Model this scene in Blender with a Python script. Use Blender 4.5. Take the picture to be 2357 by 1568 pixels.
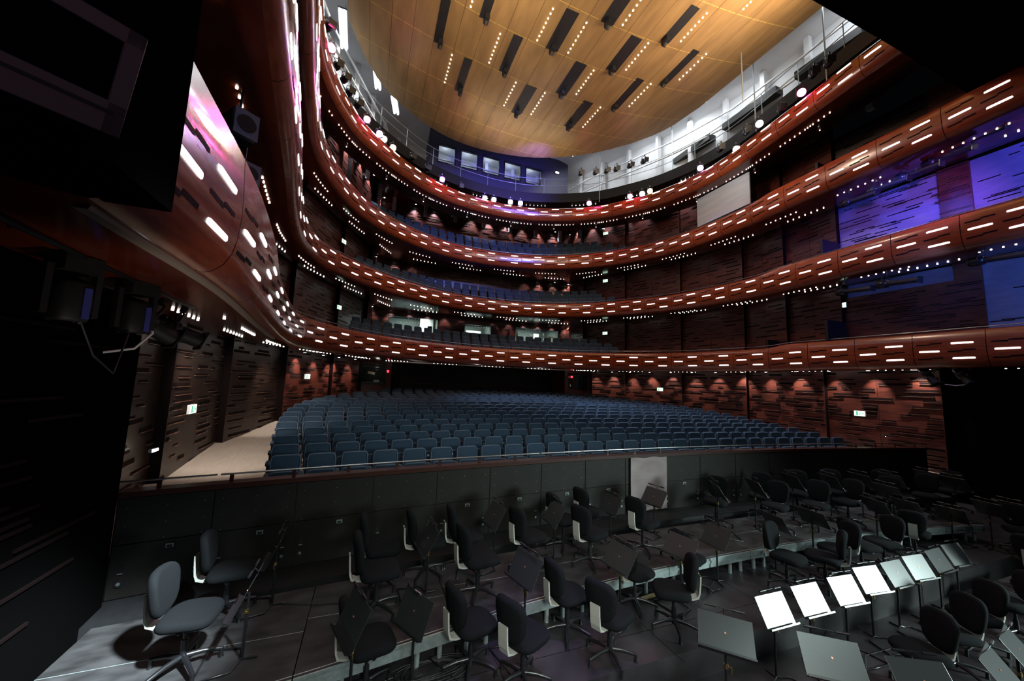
import bpy, bmesh, math, random
from mathutils import Vector, Matrix
random.seed(7)
for o in list(bpy.data.objects): bpy.data.objects.remove(o)
SC = bpy.context.scene
COL = SC.collection
PI = math.pi

# ------------------------------------------------------------------ camera
W, H, FPX = 2357, 1568, 850.0
yaw, pitch, roll = math.radians(20.8307521), math.radians(6.44854632), math.radians(2.02699434)
fw = Vector((math.sin(yaw)*math.cos(pitch), math.cos(yaw)*math.cos(pitch), math.sin(pitch)))
r0 = Vector((math.cos(yaw), -math.sin(yaw), 0)); u0 = r0.cross(fw)
rt = r0*math.cos(roll)+u0*math.sin(roll); up = -r0*math.sin(roll)+u0*math.cos(roll)
cam = bpy.data.cameras.new('camera'); co = bpy.data.objects.new('camera', cam); COL.objects.link(co)
cam.sensor_fit = 'HORIZONTAL'; cam.sensor_width = 36; cam.lens = 36*FPX/W
cam.clip_start = .05; cam.clip_end = 200
m4 = Matrix((rt, up, -fw)).transposed().to_4x4(); m4.translation = Vector((-6.8, 0, 1.6))
co.matrix_world = m4
SC.camera = co

# ------------------------------------------------------------------ world, exposure, light
wd = bpy.data.worlds.new('world'); SC.world = wd; wd.use_nodes = True
wd.node_tree.nodes['Background'].inputs[0].default_value = (.5, .6, .8, 1)
wd.node_tree.nodes['Background'].inputs[1].default_value = .0015
vs = SC.view_settings
vs.view_transform = 'Standard'; vs.look = 'None'; vs.gamma = 1; vs.use_curve_mapping = False; vs.exposure = 0.0
SC.cycles.max_bounces = 6; SC.cycles.diffuse_bounces = 3; SC.cycles.glossy_bounces = 3
SC.cycles.transmission_bounces = 4; SC.cycles.transparent_max_bounces = 8
SC.cycles.sample_clamp_indirect = 3.0
SC.cycles.caustics_reflective = False; SC.cycles.caustics_refractive = False

def look(o, tgt):
    d = Vector(tgt)-o.location
    o.rotation_euler = d.to_track_quat('-Z', 'Y').to_euler()
def spot(loc, tgt, power, col=(1, 1, 1), angle=50, blend=.6, size=.05):
    l = bpy.data.lights.new('spot_light', 'SPOT'); l.energy = power; l.color = col
    l.spot_size = math.radians(angle); l.spot_blend = blend; l.shadow_soft_size = size
    o = bpy.data.objects.new('spot_light', l); COL.objects.link(o); o.location = loc; look(o, tgt); return o
def area(loc, tgt, power, col=(1, 1, 1), sx=1, sy=1, spread=180):
    l = bpy.data.lights.new('area_light', 'AREA'); l.energy = power; l.color = col
    l.shape = 'RECTANGLE'; l.size = sx; l.size_y = sy; l.spread = math.radians(spread)
    o = bpy.data.objects.new('area_light', l); COL.objects.link(o); o.location = loc; look(o, tgt); return o
def point(loc, power, col=(1, 1, 1), size=.05):
    l = bpy.data.lights.new('point_light', 'POINT'); l.energy = power; l.color = col; l.shadow_soft_size = size
    o = bpy.data.objects.new('point_light', l); COL.objects.link(o); o.location = loc; return o

COOL = (.62, .8, 1.0); WARM = (1, .78, .5); WHITE = (.92, .96, 1.0); TEAL = (.78, 1.0, .97); BLUE = (.05, .09, 1.0); VIOLET = (.35, .12, 1.0); PINK = (1, .05, .3)
# house light on the stalls, from the roof
spot((2.5, 13.0, 13.2), (4.2, 12.0, -.2), 5600, COOL, 54, .9, .5)
spot((-1.0, 15.5, 13.2), (1.0, 16.0, .2), 5200, (.55, .72, 1.0), 48, .9, .5)
spot((-5.0, 9.0, 13.4), (-6.5, 11.0, -.5), 260, (.6, .78, 1.0), 60, .9, .5)
spot((6.5, 9.0, 13.4), (6.5, 10.0, -.5), 1500, COOL, 60, .9, .5)
# warm house light from the reflector on to the balcony fronts
spot((1.5, 11, 12.6), (9, 9.5, 5.5), 800, (1, .68, .5), 105, .7, .5)
spot((-1.5, 11, 12.6), (-9, 12, 6.5), 420, (1, .68, .5), 100, .7, .5)
spot((0, 11, 12.6), (0, 21, 5.5), 950, (1, .68, .5), 95, .7, .5)
# work light over the left aisle
spot((-9.95, 9.2, 2.42), (-9.75, 12.5, -.4), 330, (1, .9, .8), 88, .6, .15)
spot((-9.7, 14.2, 2.42), (-9.6, 15.5, -.2), 150, (1, .9, .8), 88, .6, .15)
spot((-9.6, 8.0, 2.45), (-10.75, 8.6, .9), 26, (1, .9, .82), 110, .8, .1)
# stage work light falling into the pit: low broad light from the wings, and spots above the stage
area((9.0, -5.4, 2.3), (1.2, 2.8, -1.5), 130, TEAL, 2.2, 1.5, 40)
spot((3.2, -1.5, 8.5), (1.4, 3.4, -1.2), 900, TEAL, 34, .8, .25)
spot((-4.5, -1.0, 7.0), (-9.15, 5.0, -1.25), 34000, (.8, .95, 1.0), 13, 1.0, .25)
spot((4.0, -1.5, 9.5), (4.5, 5.5, -1.5), 330, (.75, .95, .95), 50, .9, .4)
spot((-4.2, 2.0, 9.0), (-4.7, 4.0, -1.6), 2600, (.55, .42, 1.0), 15, 1.0, .3)
spot((-7.0, 2.2, -1.2), (-8.3, 5.0, 2.5), 160, (1, .88, .75), 50, .8, .2)  # uplight added in place of bounce, for the pale band under the balcony
spot((2.5, 0.5, 9.0), (2.6, 5.6, -1.3), 900, (.8, .95, .95), 30, 1.0, .3)
area((-3.8, -1.0, 5.2), (-3, 2.6, -1), 55, TEAL, 3, 3, 100)
area((-6.2, -2.5, 3.2), (-4.2, 4.2, -1.3), 45, (.95, 1, .92), 1.6, 1.6, 60)
# reflector uplight
area((-4.5, 8, 12.3), (-3.5, 10.5, 15), 340, (1, .8, .58), 3, 5)
area((4.0, 7.0, 12.3), (2.5, 9.5, 15), 430, (1, .77, .55), 3, 5)
area((0.0, 18.2, 12.9), (0, 15.6, 15), 60, (1, .86, .62), 7, .6)
# ------------------------------------------------------------------ materials
def mat(name, base, rough=.5, metal=0, coat=0, sheen=0, spec=.5, noise=None, emit=None, bump=0, grain=None):
    m = bpy.data.materials.new(name); m.use_nodes = True
    nt = m.node_tree; b = nt.nodes['Principled BSDF']
    b.inputs['Base Color'].default_value = (*base, 1); b.inputs['Roughness'].default_value = rough
    b.inputs['Metallic'].default_value = metal; b.inputs['Coat Weight'].default_value = coat
    b.inputs['Coat Roughness'].default_value = .12
    b.inputs['Sheen Weight'].default_value = sheen; b.inputs['Sheen Roughness'].default_value = .35
    b.inputs['Specular IOR Level'].default_value = spec
    if emit:
        b.inputs['Emission Color'].default_value = (*emit[0], 1); b.inputs['Emission Strength'].default_value = emit[1]
    if noise:
        c2, scale, stretch = noise
        tc = nt.nodes.new('ShaderNodeTexCoord'); mp = nt.nodes.new('ShaderNodeMapping'); mp.inputs['Scale'].default_value = stretch
        nz = nt.nodes.new('ShaderNodeTexNoise'); nz.inputs['Scale'].default_value = scale; nz.inputs['Detail'].default_value = 5
        rp = nt.nodes.new('ShaderNodeValToRGB')
        rp.color_ramp.elements[0].position = .32; rp.color_ramp.elements[1].position = .68
        rp.color_ramp.elements[0].color = (*base, 1); rp.color_ramp.elements[1].color = (*c2, 1)
        nt.links.new(tc.outputs['Object'], mp.inputs['Vector']); nt.links.new(mp.outputs[0], nz.inputs['Vector'])
        nt.links.new(nz.outputs['Fac'], rp.inputs['Fac']); nt.links.new(rp.outputs[0], b.inputs['Base Color'])
        if bump:
            bp = nt.nodes.new('ShaderNodeBump'); bp.inputs['Strength'].default_value = bump; bp.inputs['Distance'].default_value = .01
            nt.links.new(nz.outputs['Fac'], bp.inputs['Height']); nt.links.new(bp.outputs[0], b.inputs['Normal'])
    return m
def glow(name, col, s): return mat(name, (.0, .0, .0), .5, emit=(col, s))
M = {}
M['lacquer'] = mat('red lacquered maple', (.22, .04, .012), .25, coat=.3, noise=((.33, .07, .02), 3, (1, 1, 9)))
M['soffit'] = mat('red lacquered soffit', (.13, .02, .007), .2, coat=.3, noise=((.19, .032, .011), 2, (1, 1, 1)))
M['slot'] = mat('dark routed slot', (.008, .004, .004), .7, spec=.1)
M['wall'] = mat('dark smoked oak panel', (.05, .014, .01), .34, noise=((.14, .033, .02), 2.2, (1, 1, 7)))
M['wallshaded'] = mat('shaded wall panel', (.02, .011, .008), .36, noise=((.035, .018, .013), 2, (1, 1, 5)))  # darker copy of the wall boards, shade of unlit stretches put into colour
M['lip'] = mat('smoked oak lip', (.16, .075, .05), .25)
M['pier'] = mat('black stained panel', (.003, .003, .003), .8, spec=0)
M['black'] = mat('matt black', (.008, .008, .009), .6, noise=((.012, .012, .014), 8, (1, 1, 1)))
M['blackmetal'] = mat('black painted steel', (.012, .012, .014), .3, spec=.6)
M['desk'] = mat('black powder coated desk', (.025, .027, .028), .3, spec=.9, noise=((.03, .032, .033), 60, (1, 1, 1)))
M['fabric'] = mat('charcoal wool', (.007, .008, .009), .95, spec=.12, noise=((.010, .011, .013), 180, (1, 1, 1)), bump=.3)
M['shell'] = mat('pale grey plastic', (.5, .5, .45), .45)
M['brass'] = mat('brass', (.55, .42, .18), .3, metal=1)
M['chrome'] = mat('brushed steel', (.5, .53, .55), .28, metal=1)
M['alu'] = mat('worn aluminium edge', (.36, .43, .43), .42, metal=.6, noise=((.5, .58, .58), 14, (1, 6, 1)))
M['deck'] = mat('black scuffed plywood', (.02, .019, .02), .55, spec=.3, noise=((.06, .058, .06), 3, (1, 2, 1)))
M['pitfloor'] = mat('black scuffed stage floor', (.018, .016, .018), .45, spec=.3, noise=((.045, .04, .044), 2.4, (1, 1, 1)))
M['pitwall'] = mat('dark grey brown painted panel', (.012, .0105, .009), .5, spec=.3, noise=((.017, .0145, .0125), 5, (1, 1, 1)))
M['redcap'] = mat('reddish wood cap', (.045, .012, .008), .35)
M['seat'] = mat('blue wool upholstery', (.03, .052, .085), .9, spec=.2, sheen=.25, noise=((.04, .068, .11), 90, (1, 1, 1)))
M['seatedge'] = mat('pale blue seat piping', (.13, .19, .27), .8)  # paler blue piping round the pad edges
M['seatdark'] = mat('dark blue seat shell', (.012, .02, .035), .6)
M['oak'] = mat('pale oak floorboards', (.5, .42, .35), .45, noise=((.62, .54, .46), 3, (14, 1, 1)))
M['gold'] = mat('gold leafed boards', (.33, .2, .08), .45, metal=.25, noise=((.46, .28, .11), 1.3, (2.5, .5, 1)))
M['goldline'] = mat('pale gold seam', (.75, .5, .14), .4, metal=.3)
M['goldgap'] = mat('shadow gap', (.06, .04, .015), .7)
M['white'] = mat('white painted wall', (.62, .65, .68), .6, noise=((.7, .72, .75), 1, (1, 1, 1)))
M['grey'] = mat('mid grey panel', (.2, .22, .25), .5)
M['pale'] = mat('pale grey acoustic panel', (.2, .2, .26), .5, noise=((.25, .25, .32), 2, (1, 1, 4)))
M['booth'] = mat('dark blue booth wall', (.05, .05, .09), .55)
M['screen'] = mat('silver grey projection panel', (.4, .43, .46), .5, noise=((.48, .5, .53), 2, (.3, .3, 3)))
M['cloth'] = mat('pink grey cloth', (.3, .23, .24), .9, noise=((.4, .34, .33), 2, (1, 1, 2)))
M['tvgrey'] = mat('mauve grey television casing', (.12, .095, .11), .5)
M['glassdark'] = mat('dark television glass', (.003, .003, .004), .08)
M['beige'] = mat('pale beige satin', (.4, .32, .26), .35)  # also carries reflections under the balcony, put into the colour
M['bluelit'] = mat('blue lit lamp side', (.05, .06, .3), .35)
M['copper'] = mat('copper badge', (.7, .32, .2), .3, metal=.7)
M['button'] = mat('ivory seat number disc', (.85, .85, .82), .4)
M['cable'] = mat('black cable', (.015, .015, .016), .5)
M['whitecable'] = mat('white cable', (.75, .75, .75), .5)
M['paper'] = mat('white paper', (.8, .8, .8), .7)
M['pine'] = mat('pale wood strip', (.5, .38, .2), .5)
M['glass'] = mat('window glass', (.9, .95, 1), .02)
M['glass'].node_tree.nodes['Principled BSDF'].inputs['Transmission Weight'].default_value = 1
M['glass'].node_tree.nodes['Principled BSDF'].inputs['IOR'].default_value = 1.02
M['room'] = mat('grey green room wall', (.16, .19, .18), .6)
M['roomwhite'] = mat('white cabinet', (.8, .8, .76), .5)
M['strip'] = glow('lit strip diffuser', (1, .93, .95), 2.4)
M['dot'] = glow('downlight lens', (1, .93, .85), 7)
M['dotgold'] = glow('warm downlight lens', (1, .86, .6), 10)
M['washer'] = glow('wall washer lens', (.95, .97, 1), 6)
M['tube'] = glow('fluorescent tube', (.95, .98, 1), 12)
M['exit'] = glow('exit sign face', (.72, 1, .8), 2.2)
M['exitgreen'] = glow('exit sign green', (.05, .6, .25), 1.0)
M['red'] = glow('red lamp', (1, .05, .08), 2.5)
M['redled'] = glow('red standby light', (1, .15, .3), 2)
M['pinklens'] = glow('pink lamp lens', (1, .12, .4), 25)
M['violetlens'] = glow('violet lamp lens', (.6, .3, 1), 25)
M['amberlens'] = glow('amber lamp lens', (1, .62, .25), 25)
M['whitelens'] = glow('white lamp lens', (.9, .95, 1), 25)
M['bluelens'] = glow('blue lamp lens', (.25, .25, 1), 20)
M['roomlamp'] = glow('room ceiling lamp', (1, 1, .95), 9)

# ------------------------------------------------------------------ mesh helpers
class MB:
    def __init__(s): s.v = []; s.f = []; s.m = []; s.sm = []
    def add(s, vs, fs, mi=0, smooth=False):
        n = len(s.v); s.v += [tuple(v) for v in vs]
        for f in fs: s.f.append(tuple(i+n for i in f)); s.m.append(mi); s.sm.append(smooth)
        return s
    def box(s, c, d, mi=0, R=None):
        x, y, z = d[0]/2, d[1]/2, d[2]/2
        vs = [Vector((a*x, b*y, e*z)) for a in (-1, 1) for b in (-1, 1) for e in (-1, 1)]
        if R: vs = [R @ v for v in vs]
        vs = [v+Vector(c) for v in vs]
        return s.add(vs, [(0, 1, 3, 2), (4, 6, 7, 5), (0, 4, 5, 1), (2, 3, 7, 6), (0, 2, 6, 4), (1, 5, 7, 3)], mi)
    def tube(s, pts, r, n=8, mi=0, caps=True, closed=False):
        pts = [Vector(p) for p in pts]; k = len(pts); rs = r if isinstance(r, (list, tuple)) else [r]*k
        vs = []; ref = None
        for i, p in enumerate(pts):
            if closed: t = pts[(i+1) % k]-pts[i-1]
            else: t = (pts[min(i+1, k-1)]-pts[max(i-1, 0)])
            t.normalize()
            a = ref if ref and abs(ref.dot(t)) < .95 else (Vector((0, 0, 1)) if abs(t.z) < .9 else Vector((1, 0, 0)))
            b = t.cross(a).normalized(); a = b.cross(t).normalized(); ref = a
            for j in range(n):
                q = 2*PI*j/n; vs.append(p+(a*math.cos(q)+b*math.sin(q))*rs[i])
        fs = []
        for i in range(k if closed else k-1):
            i2 = (i+1) % k
            for j in range(n):
                j2 = (j+1) % n; fs.append((i*n+j, i*n+j2, i2*n+j2, i2*n+j))
        s.add(vs, fs, mi, True)
        if caps and not closed:
            s.add(vs[:n], [tuple(range(n))[::-1]], mi); s.add(vs[-n:], [tuple(range(n))], mi)
        return s
    def pad(s, c, u, v, n, a, b, t, e=3.2, mi=0, curve=0, N=28, layers=((-.5, .82), (-.42, .93), (-.2, .99), (0, 1), (.2, .99), (.42, .93), (.5, .82)), taper=0, vc=0):
        """rounded cushion: superellipse a x b in the plane (u,v), thickness t along n"""
        c, u, v, n = Vector(c), Vector(u), Vector(v), Vector(n); vs = []
        def P(x, y, h):
            x *= 1+taper*y/b
            return c+u*x+v*y+n*(h+curve*(x/a)**2*a+vc*(y/b)**2*b)
        for h, sc in layers:
            for j in range(N):
                q = 2*PI*j/N; cq, sq = math.cos(q), math.sin(q)
                x = a*sc*math.copysign(abs(cq)**(2/e), cq); y = b*sc*math.copysign(abs(sq)**(2/e), sq)
                vs.append(P(x, y, h*t))
        L = len(layers); fs = []
        for i in range(L-1):
            for j in range(N):
                j2 = (j+1) % N; fs.append((i*N+j, i*N+j2, (i+1)*N+j2, (i+1)*N+j))
        h0, h1 = layers[0][0]*t, layers[-1][0]*t
        m = len(vs); vs.append(P(0, 0, h0)); vs.append(P(0, 0, h1))
        for j in range(N):
            j2 = (j+1) % N; fs.append((m, j2, j)); fs.append((m+1, (L-1)*N+j, (L-1)*N+j2))
        return s.add(vs, fs, mi, True)
    def grid(s, rows, mi=0, smooth=True, flip=False):
        k = len(rows[0]); vs = [p for r in rows for p in r]; fs = []
        for i in range(len(rows)-1):
            for j in range(k-1):
                f = (i*k+j, i*k+j+1, (i+1)*k+j+1, (i+1)*k+j); fs.append(f[::-1] if flip else f)
        return s.add(vs, fs, mi, smooth)
    def prism(s, poly, z0, z1, mi=0, mtop=None):
        n = len(poly); vs = [(x, y, z0) for x, y in poly]+[(x, y, z1) for x, y in poly]
        s.add(vs, [tuple(range(n))[::-1]]+[(i, (i+1) % n, n+(i+1) % n, n+i) for i in range(n)], mi)
        s.add(vs[n:], [tuple(range(n))], mi if mtop is None else mtop); return s
    def build(s, name, mats, parent=None, loc=None, rot=None, bevel=0):
        me = bpy.data.meshes.new(name); me.from_pydata([tuple(v) for v in s.v], [], s.f)
        for m in (mats if isinstance(mats, (list, tuple)) else [mats]): me.materials.append(M[m] if isinstance(m, str) else m)
        me.polygons.foreach_set('material_index', s.m); me.polygons.foreach_set('use_smooth', s.sm)
        me.update()
        o = bpy.data.objects.new(name, me); COL.objects.link(o)
        if parent: o.parent = parent
        if loc is not None: o.location = loc
        if rot is not None: o.rotation_euler = rot
        if bevel:
            b = o.modifiers.new('bevel', 'BEVEL'); b.width = bevel; b.segments = 2; b.limit_method = 'ANGLE'
        return o
def link(name, me, parent=None, loc=(0, 0, 0), rot=(0, 0, 0), scale=None):
    o = bpy.data.objects.new(name, me); COL.objects.link(o); o.parent = parent; o.location = loc; o.rotation_euler = rot
    if scale: o.scale = scale
    return o
def tag(o, label=None, cat=None, group=None, kind=None):
    for k, v in (('label', label), ('category', cat), ('group', group), ('kind', kind)):
        if v: o[k] = v
    return o
def thing(name, label, cat, loc=(0, 0, 0), rz=0, group=None):
    o = bpy.data.objects.new(name, None); COL.objects.link(o); o.empty_display_size = .1
    o.location = loc; o.rotation_euler = (0, 0, rz); return tag(o, label, cat, group)
KIDS = {}
def kids(o):
    return [c for c in o.children]
def dup(root, loc, rz, label, group=None, name=None):
    def cp(o, parent):
        c = o.copy(); COL.objects.link(c); c.parent = parent
        for ch in list(o.children): cp(ch, c)
        return c
    r = cp(root, None); r.location = loc; r.rotation_euler = (0, 0, rz); r['label'] = label
    if group: r['group'] = group
    return r
def struct(name, mb, mats, label=None, cat=None):
    o = mb.build(name, mats); tag(o, label, cat, None, 'structure'); return o
ORD = 'zeroth first second third fourth fifth sixth seventh eighth ninth tenth eleventh twelfth thirteenth fourteenth fifteenth sixteenth seventeenth eighteenth nineteenth twentieth'.split()
def ordn(n):
    if n <= 20: return ORD[n]
    if n == 30: return 'thirtieth'
    return ('twenty-' if n < 30 else 'thirty-')+ORD[n % 10]

# ------------------------------------------------------------------ curves in plan
def crom(P, step=.1):
    P = [Vector(p) for p in P]; P = [2*P[0]-P[1]]+P+[2*P[-1]-P[-2]]; out = []
    for i in range(1, len(P)-2):
        a, b, c, d = P[i-1:i+3]; n = max(2, int((c-b).length/step))
        for k in range(n):
            t = k/n
            out.append(.5*((2*b)+(c-a)*t+(2*a-5*b+4*c-d)*t*t+(3*b-a-3*c+d)*t**3))
    out.append(P[-2]); return out
class Curve:
    def __init__(s, P):
        s.p = crom(P)
        for _ in range(12): s.p = [s.p[0]]+[(s.p[i-1]+2*s.p[i]+s.p[i+1])/4 for i in range(1, len(s.p)-1)]+[s.p[-1]]
        s.l = [0]
        for a, b in zip(s.p, s.p[1:]): s.l.append(s.l[-1]+(b-a).length)
        s.L = s.l[-1]
    def at(s, d):
        d = min(max(d, 0), s.L-1e-6); lo, hi = 0, len(s.l)-1
        while hi-lo > 1:
            m = (lo+hi)//2
            if s.l[m] <= d: lo = m
            else: hi = m
        t = (d-s.l[lo])/(s.l[hi]-s.l[lo]); p = s.p[lo].lerp(s.p[hi], t)
        a = s.p[max(lo-3, 0)]; b = s.p[min(hi+3, len(s.p)-1)]; tg = (b-a).normalized()
        return p, tg, Vector((tg.y, -tg.x))      # the normal points into the room
TIER = [
 dict(z=2.96, top=.48, P=[(-8.06, 2.55), (-8.08, 3.3), (-8.1, 4.2), (-8.2, 5.4), (-8.57, 8.3), (-8.85, 11), (-8.86, 12.9), (-8.5, 14.15), (-7.9, 15.3), (-7.05, 16.45), (-6.06, 17.4), (-5.0, 18.1), (-3.9, 18.6), (-2.7, 19.05), (-1.33, 19.3), (0.04, 19.4), (1.4, 19.25), (2.8, 18.95), (4.1, 18.45), (5.35, 17.8), (6.5, 17.0), (7.7, 15.8), (8.6, 14.0), (9.15, 11.4), (9.25, 8.7), (9.25, 6.4), (9.2, 4.2), (9.1, 1.8)]),
 dict(z=6.2, top=.4, P=[(-7.8, 2.8), (-8.16, 5.5), (-8.53, 8.4), (-8.9, 11.0), (-9.05, 13.0), (-8.9, 14.6), (-8.5, 15.8), (-8.05, 16.5), (-7.35, 17.45), (-6.3, 18.6), (-5.15, 19.5), (-3.87, 20.3), (-2.45, 20.85), (-.97, 21.15), (.58, 21.2), (2.11, 21.0), (3.55, 20.45), (4.85, 19.65), (5.95, 18.7), (7.3, 16.9), (8.2, 15), (8.65, 13.2), (8.8, 11.1), (8.65, 9.0), (8.5, 7.4), (8.4, 6), (8.35, 4.6), (8.3, 1.8)]),
 dict(z=9.4, top=.4, P=[(-7.9, 3.0), (-8.3, 7), (-8.72, 10.6), (-8.88, 12.8), (-8.7, 14.5), (-8.2, 16.25), (-7.65, 17.5), (-6.97, 18.5), (-6.2, 19.35), (-5.2, 20.15), (-3.96, 20.9), (-2.45, 21.45), (-.9, 21.65), (.66, 21.6), (2.19, 21.25), (3.5, 20.75), (5.1, 19.7), (6.42, 18.4), (7.72, 16.25), (8.35, 13.8), (8.45, 11.5), (8.3, 9.4), (8.2, 7.8), (8.1, 6.5), (8.0, 5), (7.85, 3.7), (7.7, 1.8)]),
 dict(z=12.25, top=.3, P=[(-8.1, 4), (-8.6, 8), (-8.9, 11), (-8.88, 13), (-8.56, 14.5), (-8.26, 15.3), (-7.95, 16.05), (-7.4, 16.8), (-6.3, 18.0), (-5.0, 19.1), (-4.3, 19.6), (-2.9, 20.2), (-1.4, 20.5), (.14, 20.6), (1.66, 20.4), (3.1, 19.9), (4.45, 19.2), (5.63, 18.3), (6.5, 17.2), (7.35, 15.9), (7.85, 14.5), (8.15, 13.1), (8.13, 11.7), (7.97, 10.5), (7.6, 8.1), (7.38, 6.9), (7.2, 5.85), (7.1, 4.7)]),
]
for t in TIER: t['c'] = Curve(t['P'])
# outer walls in plan, from the stage back to the middle of the rear wall
def outer(sgn, yb):
    return [(sgn*x, y) for x, y in ((10.55, 6.2), (10.75, 9.6), (10.75, 13.0), (9.95, 16.3), (8.6, 19.6), (7.35, min(22.6, yb-.8)), (6.9, yb))]
# ------------------------------------------------------------------ floors
def pitwall_y(x): return 7.3-.88*(x/9.7)**2
def stalls_z(x, y): return -.745+.0735*(y-8.2) if y > 7 else -.835
b = MB(); xs = [-11+.5*i for i in range(45)]
b.grid([[(x, pitwall_y(x)+.1, stalls_z(x, 7.4)) for x in xs]]+[[(x, y, stalls_z(x, y)) for x in xs] for y in [8+.5*i for i in range(37)]], 0, False)
fl = struct('floor', b, 'oak', 'pale oak stalls floor sloping up from the pit', 'floor')
b = MB(); b.prism([(-10.8, 3.78), (10.8, 3.78), (10.8, 7.4), (-10.8, 7.4)], -1.95, -1.6)
for x in (-5.2, -3.1, -1.0, 1.1, 3.2): b.box((x, 4.3, -1.5995), (.006, 1.3, .002), 1)
b.box((-2.4, 4.25, -1.5995), (9, .006, .002), 1)
struct('floor', b, ['pitfloor', 'slot'], 'black middle level of the pit floor', 'floor')
b = MB(); b.prism([(-10.8, -1.5), (10.8, -1.5), (10.8, 3.78), (-10.8, 3.78)], -2.1, -1.95)
struct('floor', b, 'pitfloor', 'sunken front level of the pit floor', 'floor')

# ------------------------------------------------------------------ pit wall and rail
b = MB(); N = 64; X0, X1 = -9.7, 9.7
def pw(i, off=0): x = X0+(X1-X0)*i/N; return x, pitwall_y(x)+off
seams = [-9.7, -8.72, -7.72, -6.6, -5.5, -4.45, -3.3, -2.2, -1.1, 0, 1.2, 2.4, 3.6, 4.8, 6, 7.2, 8.5, 9.7]
for a, c in zip(seams, seams[1:]):
    for z0, z1 in ((-1.3, -.66), (-.645, -.075)):
        n = 4; lo = [a+.008+(c-a-.016)*k/n for k in range(n+1)]
        fr = [[(x, pitwall_y(x), z) for x in lo] for z in (z0, z1)]
        b.grid(fr, 0)
        b.grid([[(x, pitwall_y(x), z1) for x in lo], [(x, pitwall_y(x)+.03, z1) for x in lo]], 0)
b.grid([[(*pw(i, .03), z) for i in range(N+1)] for z in (-1.6, 0)], 1)
b.grid([[(*pw(i, .16), z) for i in range(N+1)] for z in (-1.0, 0)], 1, flip=True)
for x in (X0, X1): b.add([(x, pitwall_y(x)-.004, -1.3), (x, pitwall_y(x)+.16, -1.3), (x, pitwall_y(x)+.16, 0), (x, pitwall_y(x)-.004, 0)], [(0, 1, 2, 3)], 0)
# cap
for o0, o1, z in ((-.03, .19, .012),):
    b.grid([[(*pw(i, o0), -.06) for i in range(N+1)], [(*pw(i, o0), z) for i in range(N+1)], [(*pw(i, o1), z) for i in range(N+1)], [(*pw(i, o1), -.06) for i in range(N+1)]], 2, False)
# sockets, covers and screws on the lower boards
for k, (a, c) in enumerate(zip(seams, seams[1:])):
    m = (a+c)/2; y = pitwall_y(m)-.006
    b.box((m+.08, y, -.73), (.085, .012, .05), 3); b.box((m+.08, y-.005, -.735), (.06, .01, .03), 1)
    for x in (a+.12, c-.12):
        yy = pitwall_y(x)-.006
        b.box((x, yy, -.95), (.045, .012, .09), 1); b.box((x, yy-.004, -1.0), (.05, .02, .012), 3)
        b.tube([(x, yy+.006, -1.12), (x, yy-.012, -1.12)], .045, 16, 1); b.tube([(x, yy, -1.12), (x, yy-.018, -1.12)], .02, 12, 3)
    for x in (a+.1, m, c-.1):
        for z in (-.2, -.42, -.62): b.tube([(x, pitwall_y(x)+.002, z), (x, pitwall_y(x)-.003, z)], .005, 6, 3)
struct('wall_front', b, ['pitwall', 'black', 'redcap', 'alu'], 'dark panelled orchestra pit wall with a wooden cap', 'wall')
# bench ledge running along the foot of the pit wall
b = MB(); b.grid([[(*pw(i, -.02), -1.3) for i in range(N+1)], [(*pw(i, -.5), -1.34) for i in range(N+1)], [(*pw(i, -.5), -1.6) for i in range(N+1)]], 0, False)
struct('trim_1', b, 'black', 'black ledge along the foot of the pit wall', 'trim')
t = thing('pit_handrail', 'thin metal handrail on posts along the top of the pit wall', 'handrail', (0, pitwall_y(0), 0))
def rail_pt(x, z): return (x, pitwall_y(x)+.07-pitwall_y(0), z)
for a, c in ((-9.75, -8.74), (-8.7, -3.32), (-3.29, 3.0), (3.03, 9.6)):
    n = max(3, int((c-a)*3)); MB().tube([rail_pt(a+(c-a)*k/n, .125) for k in range(n+1)], .013, 8).build('rail', 'chrome', t)
x = -9.35
while x < 9.6:
    MB().box((rail_pt(x, 0)[0], rail_pt(x, 0)[1], .065), (.05, .012, .11)).build('post', 'redcap', t); x += .78

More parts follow.
